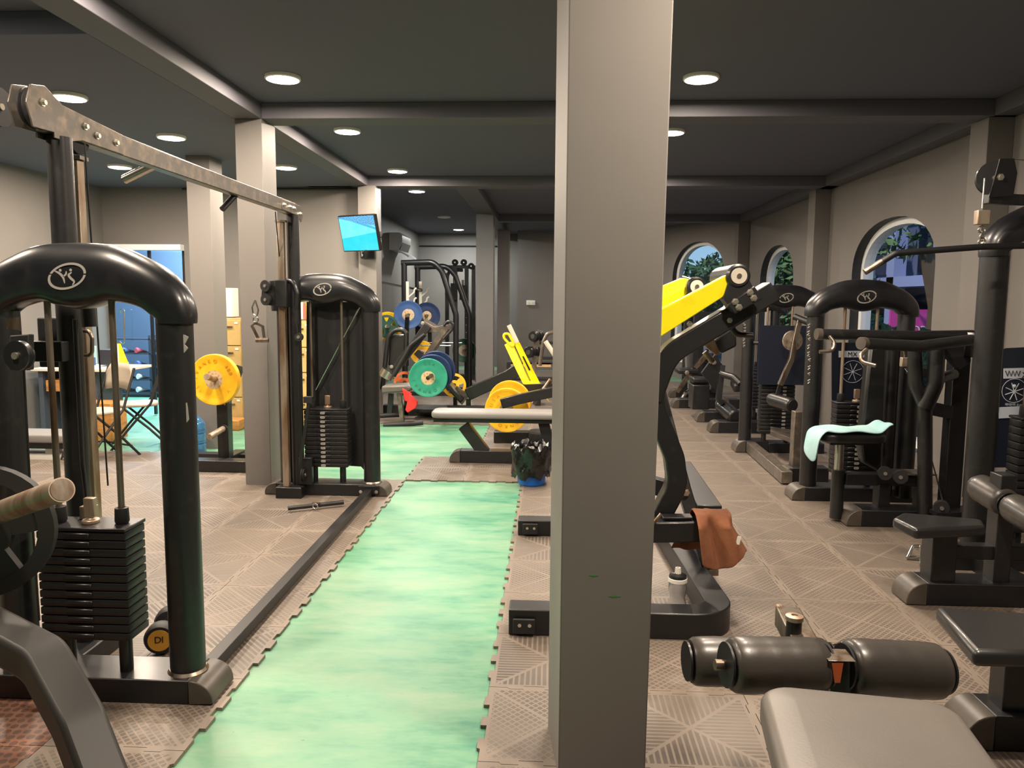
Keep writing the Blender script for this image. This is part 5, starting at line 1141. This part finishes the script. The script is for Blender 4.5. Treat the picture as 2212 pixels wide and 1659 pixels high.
# back cable tower
bt2 = T('cable_tower', 'tall black cable tower with two round pulleys on top at the back wall', 'cable machine', (-1.9, 14.6, 0))
yb_ = 14.6
for px in (966, 984, 1008, 1023): q = A(px, 700, yb_); MB().box((q.x-.035, yb_-.04, 0), (q.x+.035, yb_+.04, A(px, 580 if px > 970 else 590, yb_).z)).done('tower_post', 'black', bt2)
MB().box((A(965, 577, yb_).x, yb_-.04, A(965, 580, yb_).z), (A(1027, 577, yb_).x, yb_+.04, A(965, 573, yb_).z)).done('top_beam', 'black', bt2)
MB().tube([A(966, 600, yb_), A(970, 585, yb_), A(985, 583, yb_), A(1000, 584, yb_)], .03, .1).done('bent_rail', 'black', bt2)
for (px, py) in ((983, 567), (1002, 567), (1018, 575)): pulley(bt2, A(px, py, yb_-.06), (0, 1, 0), .06, .05)
for (px, py) in ((981, 612), (1000, 616)):
    q = A(px, py, yb_-.1); MB().box((q.x-.06, yb_-.16, A(px, 648, yb_).z), (q.x+.06, yb_-.06, q.z)).done('weight_cover', 'blackmatte', bt2); MB().cyl((q.x, yb_-.1, q.z), (q.x, yb_-.1, q.z+.1), .02).done('rod_end', 'steel', bt2)
mb = MB()
for k_ in range(9): q = A(1007, 622+k_*16, yb_-.045); mb.disc(q, (0, 1, 0), .008, .004, 8)
mb.done('post_holes', 'logo', bt2)
MB().box((A(964, 600, yb_).x, yb_-.1, 0), (A(1027, 600, yb_).x, yb_+.1, .1)).done('base_beam', 'black', bt2)
# ================================================================ television, webcam, air conditioner, wall socket
q4_ = [A(729, 467, 9.2), A(808, 462, 8.78), A(821, 542, 8.9), A(743, 544, 9.32)]
tv = T('television', 'wall-mounted television on the column, tilted down and showing a bright cyan picture', 'television', (-2.3, 9.2, 2.2))
ex = ((q4_[1]-q4_[0])+(q4_[2]-q4_[3])).normalized(); ez = ((q4_[0]-q4_[3])+(q4_[1]-q4_[2])).normalized(); nz_ = ez.cross(ex).normalized()
if nz_.y < 0: nz_ = -nz_
MB().prism([p for p in q4_], nz_*.04).done('housing', 'black', tv, bev=.004)
def quad(u, v): return q4_[3]*(1-u)*(1-v)+q4_[2]*u*(1-v)+q4_[1]*u*v+q4_[0]*(1-u)*v
m = bpy.data.materials.new('screen'); m.use_nodes = True; g = NG(m); b_ = g.n['Principled BSDF']; b_.inputs['Base Color'].default_value = (.01, .01, .01, 1); b_.inputs['Roughness'].default_value = .2
uvn = g.n.new('ShaderNodeUVMap'); sxy = g.n.new('ShaderNodeSeparateXYZ'); g.l.new(uvn.outputs[0], sxy.inputs[0]); u_, v_ = sxy.outputs[0], sxy.outputs[1]
crowd = g.m('GREATER_THAN', g.m('ADD', v_, g.m('MULTIPLY', u_, .25)), .95); lo_ = g.m('LESS_THAN', v_, g.m('MULTIPLY_ADD', u_, .16, .36))
cn = g.n.new('ShaderNodeTexNoise'); cn.inputs['Scale'].default_value = 60; g.l.new(uvn.outputs[0], cn.inputs['Vector']); cn2 = g.n.new('ShaderNodeTexNoise'); cn2.inputs['Scale'].default_value = 5; g.l.new(uvn.outputs[0], cn2.inputs['Vector'])
field = g.mix(lo_, g.mix(cn2.outputs[0], (.08, .75, .9, 1), (.25, .9, .95, 1)), g.mix(cn2.outputs[0], (.0, .55, .85, 1), (.02, .8, .75, 1)))
cr_ = g.mix(g.m('GREATER_THAN', cn.outputs[0], .5), (.03, .15, .5, 1), (.2, .7, .95, 1))
board = g.m('MULTIPLY', g.m('GREATER_THAN', g.m('ADD', v_, g.m('MULTIPLY', u_, .4)), 1.0), g.m('GREATER_THAN', u_, .45)); band = g.m('LESS_THAN', g.m('ABSOLUTE', g.m('SUBTRACT', g.m('ADD', v_, g.m('MULTIPLY', u_, .42)), 1.04)), .035)
f2 = g.mix(g.m('MULTIPLY', band, .7), field, (.02, .3, .65, 1))
g.l.new(g.mix(crowd, f2, cr_), b_.inputs['Emission Color']); b_.inputs['Emission Strength'].default_value = .62; MATS['screen'] = m
sc1 = MB().add([quad(u, v)-nz_*.002 for u, v in ((.02, .03), (.98, .03), (.98, .97), (.02, .97))], [(0, 1, 2, 3)]).done('screen', 'screen', tv, label='bright cyan screen picture of a sports field')
me = sc1.data; uv = me.uv_layers.new(name='UVMap')
uvs = {0: (0, 0), 1: (1, 0), 2: (1, 1), 3: (0, 1)}
for lp_ in me.loops: uv.data[lp_.index].uv = uvs[lp_.vertex_index]
mc = (q4_[0]+q4_[1]+q4_[2]+q4_[3])/4+nz_*.05
MB().beam([mc, mc+V((.16, .25, 0)), (-2.2, 9.43, 2.15)], .05, .05).box((-2.3, 9.42, 2.0), (-2.16, 9.45, 2.3)).done('wall_arm', 'blackmatte', tv)
MB().tube([A(815, 520, 9.1), A(824, 530, 9.3), A(822, 505, 9.42)], .006, .05, 6).done('cable', 'chrome', tv)
wc = T('camera_device', 'small black cylindrical device hanging under the television', 'camera', A(782, 548, 9.1)); MB().cyl(A(781, 541, 9.14), A(784, 557, 9.1), .026).done('housing', 'black', wc, bev=.006); MB().tube([A(782, 545, 9.0), A(786, 541, 9.0), A(792, 540, 9.02)], .004, n=6).done('cable', 'chrome', wc); MB().box(A(782, 549, 8.97)-V((.003, 0, .012)), A(783, 550, 8.968)+V((.003, 0, .0))).done('label', 'white', wc)
xa = -3.0; p = [AX(840, 505, xa+.24).y, AX(868, 520, xa+.24).y]
ac = T('air_conditioner', 'grey split air conditioner high on the alcove side wall with its flap open', 'air conditioner', (xa, 14.7, 2.6))
ya0, ya1 = 14.3, 15.2
zt1 = A(848, 502, ya0).z; zb1 = A(848, 540, ya0).z
MB().prism([(xa, ya0, zt1), (xa+.2, ya0, zt1), (xa+.25, ya0, zt1-.05), (xa+.25, ya0, zt1-.17), (xa+.18, ya0, zb1), (xa, ya0, zb1)], (0, ya1-ya0, 0)).done('housing', 'ac', ac, bev=.01)
MB().prism([(xa+.19, ya0+.03, zb1+.012), (xa+.245, ya0+.03, zt1-.19), (xa+.25, ya0+.03, zt1-.18), (xa+.2, ya0+.03, zb1)], (0, ya1-ya0-.06, 0)).done('outlet', 'acdark', ac)
MB().prism([(xa+.17, ya0+.05, zb1-.02), (xa+.36, ya0+.05, zb1-.13), (xa+.36, ya0+.05, zb1-.10), (xa+.17, ya0+.05, zb1+.01)], (0, ya1-ya0-.1, 0)).done('flap', 'winwhite', ac, label='pale open air flap')
sw = A(1147, 654, 16.79); ss = T('wall_socket', 'small white double socket plate on the far wall left of the column', 'socket', (sw.x, 16.8, sw.z))
MB().box((sw.x-.1, 16.78, sw.z-.05), (sw.x+.09, 16.8, sw.z+.05)).done('plate', 'white', ss, bev=.004); MB().box((sw.x-.06, 16.775, sw.z-.02), (sw.x-.03, 16.78, sw.z+.02)).box((sw.x+.02, 16.775, sw.z-.02), (sw.x+.05, 16.78, sw.z+.02)).done('switch', 'whitewarn', ss)
# ================================================================ plate tree by the column, water jug
pt = T('weight_tree', 'low black plate rack with steel pegs left of the crossover column', 'rack', (-2.85, 6.6, 0))
MB().box((A(412, 1020, 6.5).x, 6.42, 0), (-2.5, 6.56, .1)).box((-2.95, 6.56, 0), (-2.85, 7.0, .09)).done('base_beam', 'black', pt, bev=.005)
q = A(483, 930, 6.6); MB().box((q.x-.05, 6.58, .09), (q.x+.05, 6.68, .62)).done('post', 'black', pt, bev=.005)
MB().beam([(q.x+.02, 6.63, .58), A(520, 790, 6.7)], .06, .06, up=(0, 1, 0)).done('tilted_post', 'black', pt, bev=.004)
MB().box((A(400, 1020, 6.9).x, 6.85, 0), (-2.5, 6.97, .07)).done('base_beam', 'black', pt)
MB().cyl(A(452, 944, 6.35), A(486, 924, 6.6), .026).done('peg', 'rust', pt, label='bare steel peg'); MB().disc(A(484, 926, 6.58), A(486, 924, 6.6)-A(452, 944, 6.35), .038, .02).done('peg_collar', 'blackmatte', pt)
MB().cyl(A(446, 814, 6.28), A(478, 822, 6.62), .026).done('peg', 'rust', pt, label='steel peg holding the yellow plate')
MB().beam([A(478, 822, 6.62), A(515, 800, 6.7)], .05, .05).done('peg_arm', 'black', pt)
MB().text('ISHI', .05, (q.x, 6.575, .585), (1, 0, 0), (0, 0, 1), .002).done('lettering', 'logo', pt)
yc_ = wplate(A(465, 820, 6.5), (-.08, -1, .03), .222, .055, 'plateyellow', 'bright yellow bumper plate with raised lettering on the low plate rack by the column', hubr=.37, text=[('IVANKO', -40, 1.6), ('USA', 152, -.85), ('45', 52, .25), ('LB', 64, .22), ('45', -122, .25)])
jg = T('water_jug', 'large blue water jug on the floor between the desk column and the plate rack', 'water jug', (-3.48, 7.3, 0)); jc = V((-3.47, 7.22, .002))
MB().lathe(jc, (0, 0, 1), [(0, 0), (.12, 0), (.13, .02), (.13, .1), (.122, .11), (.13, .12), (.13, .2), (.122, .21), (.13, .22), (.13, .3), (.09, .36), (.035, .39), (.035, .42), (0, .42)], 32, False).done('jug_body', 'jug', jg)
MB().lathe(jc, (0, 0, 1), [(0, .415), (.04, .4), (.042, .43), (0, .435)], 20, False).done('jug_cap', 'jugcap', jg)
# ================================================================ cabinets
def cabinet(x0, x1, y0, y1, z, nd, lab, hx=None):
    t = T('filing_cabinet', lab, 'cabinet', ((x0+x1)/2, (y0+y1)/2, 0)); MB().box((x0, y0, 0), (x1, y1, z)).done('body', 'cream', t, bev=.004)
    h = (z-.06)/nd
    for i in range(nd):
        d_ = MB().box((x0+.015, y0-.018, .04+h*i+.008), (x1-.015, y0, .04+h*(i+1)-.004)).done('drawer', 'cream', t, bev=.004)
        MB().box((x0+.05, y0-.035, .04+h*(i+.72)), (x1-.1, y0-.022, .04+h*(i+.72)+.014)).done('handle', 'steel', d_); MB().box((x1-.08, y0-.022, .04+h*(i+.85)), (x1-.04, y0-.018, .04+h*(i+.85)+.022)).done('label_card', 'white', d_)
    return t
yy = 8.9; xA, xB = A(478, 700, yy).x, A(522, 700, yy).x; zc_ = A(500, 685, yy).z
cabinet(xA-.03, xB, yy, yy+.5, zc_, 4, 'beige filing cabinet with drawers between the desk column and crossover column')
wb = A(488, 640, yy+.1); o = MB().box((wb.x-.06, yy+.1, zc_+.001), (wb.x+.07, yy+.3, A(488, 622, yy+.1).z)).done('box', 'white', None, bev=.004, loc=(wb.x, yy+.2, zc_)); tag(o, 'tall white box on top of the beige filing cabinet', 'box')
o = MB().box((xA-.02, yy-.32, .0), (xB+.06, yy-.08, .12)).done('crate', 'wood', None, bev=.01, loc=(xA, yy-.2, 0)); tag(o, 'low orange wooden crate on the floor in front of the filing cabinet', 'crate')
x0, x1 = A(640, 750, 9.0).x, A(672, 750, 9.0).x
c2_ = cabinet(x0-.3, x1+.02, 9.0, 9.45, A(650, 690, 9.0).z, 4, 'beige cabinet seen between the far tower post and its backing sheet')
zt2 = A(650, 690, 9.0).z
for i, (cl, hh) in enumerate((('book1', .22), ('book2', .18), ('book4', .24), ('book3', .17), ('book1', .2), ('book4', .21))):
    o = MB().box((x0-.02+i*.032, 9.06, zt2+.001), (x0+.008+i*.032, 9.25, zt2+hh)).done('book', cl, None, bev=.002, loc=(x0+i*.032, 9.1, zt2)); tag(o, 'upright %s on the cabinet behind the far crossover tower' % ['mustard folder at the left end', 'green folder beside a mustard one', 'pale tall folder, left one', 'red-brown short folder', 'mustard folder in the middle', 'pale folder at the right end'][i], 'folder', 'folders standing on the beige cabinet')
# ================================================================ reception corner
dk = T('desk', 'desk with white top and dark blue side behind the near crossover tower', 'desk', (-5.0, 8.3, 0))
MB().box((-5.6, 8.0, .72), (-4.6, 8.65, .75)).done('desk_top', 'desk', dk, bev=.004); MB().box((-5.55, 8.05, 0), (-5.5, 8.6, .72)).box((-4.98, 8.1, 0), (-4.93, 8.6, .72)).box((-5.5, 8.5, .1), (-4.98, 8.54, .72)).done('desk_panel', 'deskside', dk)
MB().box((-5.45, 8.02, .5), (-5.0, 8.45, .62)).done('drawer', 'wood', dk, bev=.003, label='open wooden drawer')
o = MB().box((-4.92, 7.75, 0), (-4.58, 8.05, .40)).done('box', 'wood', None, bev=.004, loc=(-4.7, 8.1, 0)); tag(o, 'orange wooden box on the floor behind the left folding chair', 'box')
for (x, y, w_, d_, h_, m_, lab) in ((-5.45, 8.15, .2, .18, .12, 'white', 'white carton with blue print at the left on the desk'), (-5.2, 8.2, .14, .12, .09, 'shoeblue', 'small blue and white box on the desk beside the carton'), (-5.05, 8.35, .2, .2, .17, 'shoedark', 'dark blue box on the desk by the chairs'), (-5.45, 8.4, .25, .18, .2, 'towelblue', 'light blue-green packet on the back of the desk')):
    o = MB().box((x, y, .751), (x+w_, y+d_, .751+h_)).done('box', m_, None, bev=.004, loc=(x, y, .751)); tag(o, lab, 'box')
sgn = T('wet_floor_sign', 'white and yellow folded sign standing on the desk corner', 'sign', (-4.5, 8.2, .75))
zz = .752; MB().prism([(-4.80, 8.15, zz), (-4.70, 8.15, zz), (-4.73, 8.2, zz+.24), (-4.77, 8.2, zz+.24)], (0, .008, 0)).done('front_panel', 'white', sgn); MB().prism([(-4.76, 8.28, zz), (-4.66, 8.28, zz), (-4.71, 8.21, zz+.25), (-4.75, 8.21, zz+.25)], (0, .008, 0)).done('rear_panel', 'yellow', sgn)
def fchair(loc, a, lab):
    t = T('folding_chair', lab, 'chair', (0, 0, 0), None)
    s_ = []
    MB().cushion((0, 0, .44), .40, .38, .03, None, .12, .012).done('seat', 'chairshell', t)
    mb = MB(); vs = []; N = 12
    for i in range(N+1):
        a_ = -1+2*i/N
        for (z, wd_) in ((.62, .19), (.7, .21), (.8, .2), (.86, .16)): vs.append((a_*wd_, .2+.03*(1-a_*a_)+(z-.6)*.18, z+.02*(1-a_*a_)))
    mb.add(vs, [(i*4+j, (i+1)*4+j, (i+1)*4+j+1, i*4+j+1) for i in range(N) for j in range(3)]); bkr = mb.done('backrest', 'chairshell', t, sm=180); md = bkr.modifiers.new('s', 'SOLIDIFY'); md.thickness = .014
    for sx_ in (-.21, .21):
        MB().tube([(sx_, -.26, 0), (sx_, -.1, .2), (sx_, .12, .46), (sx_*.98, .25, .84)], .012, .1).done('front_leg', 'blackmatte', t)
        MB().tube([(sx_*.9, .28, 0), (sx_*.9, .1, .2), (sx_*.9, -.14, .43)], .012, .05).done('rear_leg', 'blackmatte', t)
    MB().cyl((-.21, -.2, .08), (.21, -.2, .08), .009).cyl((-.19, .2, .1), (.19, .2, .1), .009).done('stretcher', 'blackmatte', t)
    t.location = loc; t.rotation_euler = (0, 0, math.radians(a)); return t
c_1 = G(212, 985); c_2 = G(300, 950)
fchair((A(212, 893, 6.95).x, 6.95, 0), -28, 'brown-grey folding chair with black legs, left one, its back towards the right')
fchair((A(298, 875, 7.6).x, 7.6, 0), -62, 'brown-grey folding chair with black legs, right one, half hidden by the near tower upright')
bb2 = T('low_bench', 'low grey padded bench on a white base behind the near crossover tower', 'bench', (-4.6, 6.9, 0))
x0, x1 = A(-60, 980, 6.9).x, A(165, 980, 6.9).x
MB().cushion(((x0+x1)/2, 6.95, .2), x1-x0, .35, .08, None, .06, .02).done('bench_pad', 'benchgrey', bb2); MB().box((x0+.05, 6.82, .1), (x1-.05, 7.08, .158)).done('bench_frame', 'black', bb2); MB().box((x0+.1, 6.8, .0), (x1-.1, 7.1, .04)).box((x0+.2, 6.9, .04), (x0+.3, 7.0, .1)).box((x1-.3, 6.9, .04), (x1-.2, 7.0, .1)).done('bench_base', 'white', bb2, label='white base board')
sh0 = T('shoe', 'single white trainer on the green floor at the left edge', 'shoe', G(45, 945)); 
def shoe_mesh(c, a, L=.27):
    M_ = at(c, a); mb = MB(M_); P = [(-.5, .42, .05), (-.4, .5, .12), (-.2, .5, .16), (0, .5, .2), (.2, .45, .3), (.38, .4, .34), (.5, .3, .3)]
    for (t0, t1) in ((0, 1),):
        vs = []; m_ = 12; n_ = len(P)
        for (t, w_, h_) in P:
            for k_ in range(m_):
                b__ = 2*math.pi*k_/m_; vs.append((w_*L*.36*math.cos(b__), t*L, h_*L*.5*(1+math.sin(b__))))
        mb.add(vs, [(i*m_+j, i*m_+(j+1) % m_, (i+1)*m_+(j+1) % m_, (i+1)*m_+j) for i in range(n_-1) for j in range(m_)]+[tuple(range(m_)), tuple((n_-1)*m_+j for j in range(m_))])
    return mb
w0 = G(45, 945); shoe_mesh((w0.x, w0.y, .001), 60).done('upper', 'shoewhite', sh0); MB(at((w0.x, w0.y, 0), 60)).box((-.045, -.13, .0), (.045, .14, .025)).done('sole', 'whitewarn', sh0)
# shoe rack in the side room
sr_ = T('shoe_rack', 'dark open shoe rack with five tiers in the bluish side room', 'rack', (-6.05, 11.6, 0))
for z in (.06, .26, .46, .66, .88): MB().box((-6.8, 11.4, z), (-5.35, 11.75, z+.02)).done('shelf', 'shelfdark', sr_)
for x in (-6.82, -6.1, -5.37): MB().box((x, 11.4, 0), (x+.03, 11.75, .95)).done('side_panel', 'shelfdark', sr_)
kk = 0; cls = ['shoered', 'shoewhite', 'shoeblue', 'shoedark']; names = {'shoered': 'red', 'shoewhite': 'white', 'shoeblue': 'blue', 'shoedark': 'dark'}
tiers = ['bottom', 'second', 'third', 'fourth']
rr = random.Random(11)
for ti, z in enumerate((.08, .28, .48, .68)):
    for i in range(7):
        x = -6.68+i*.2
        if abs(x+6.08) < .07: continue
        m_ = rr.choice(cls); o = shoe_mesh((x, 11.5, z), 180+rr.uniform(-8, 8), .25).done('shoe', m_, None, loc=(x, 11.5, z))
        tag(o, '%s shoe on the %s tier of the dark shoe rack, number %d from the left' % (names[m_], tiers[ti], i+1), 'shoe', 'shoes on the rack')

# ---------------------------------------------------------------- settle: walls reach the floor slab, things off the mats stand on it
for o in list(bpy.data.objects):
    if o.type == 'MESH' and o.parent is None and o.get('kind') == 'structure' and o.name.startswith(('wall', 'trim')):
        for v in o.data.vertices:
            if abs(v.co.z) < 1e-5: v.co.z = -.05
for o in list(bpy.data.objects):
    if o.parent is None and 'label' in o and o.get('category') in ('cabinet', 'crate', 'water jug', 'desk', 'chair', 'shoe', 'rack') and o.location.y > 7.25 and o.location.x < -2.5: o.location.z -= .013
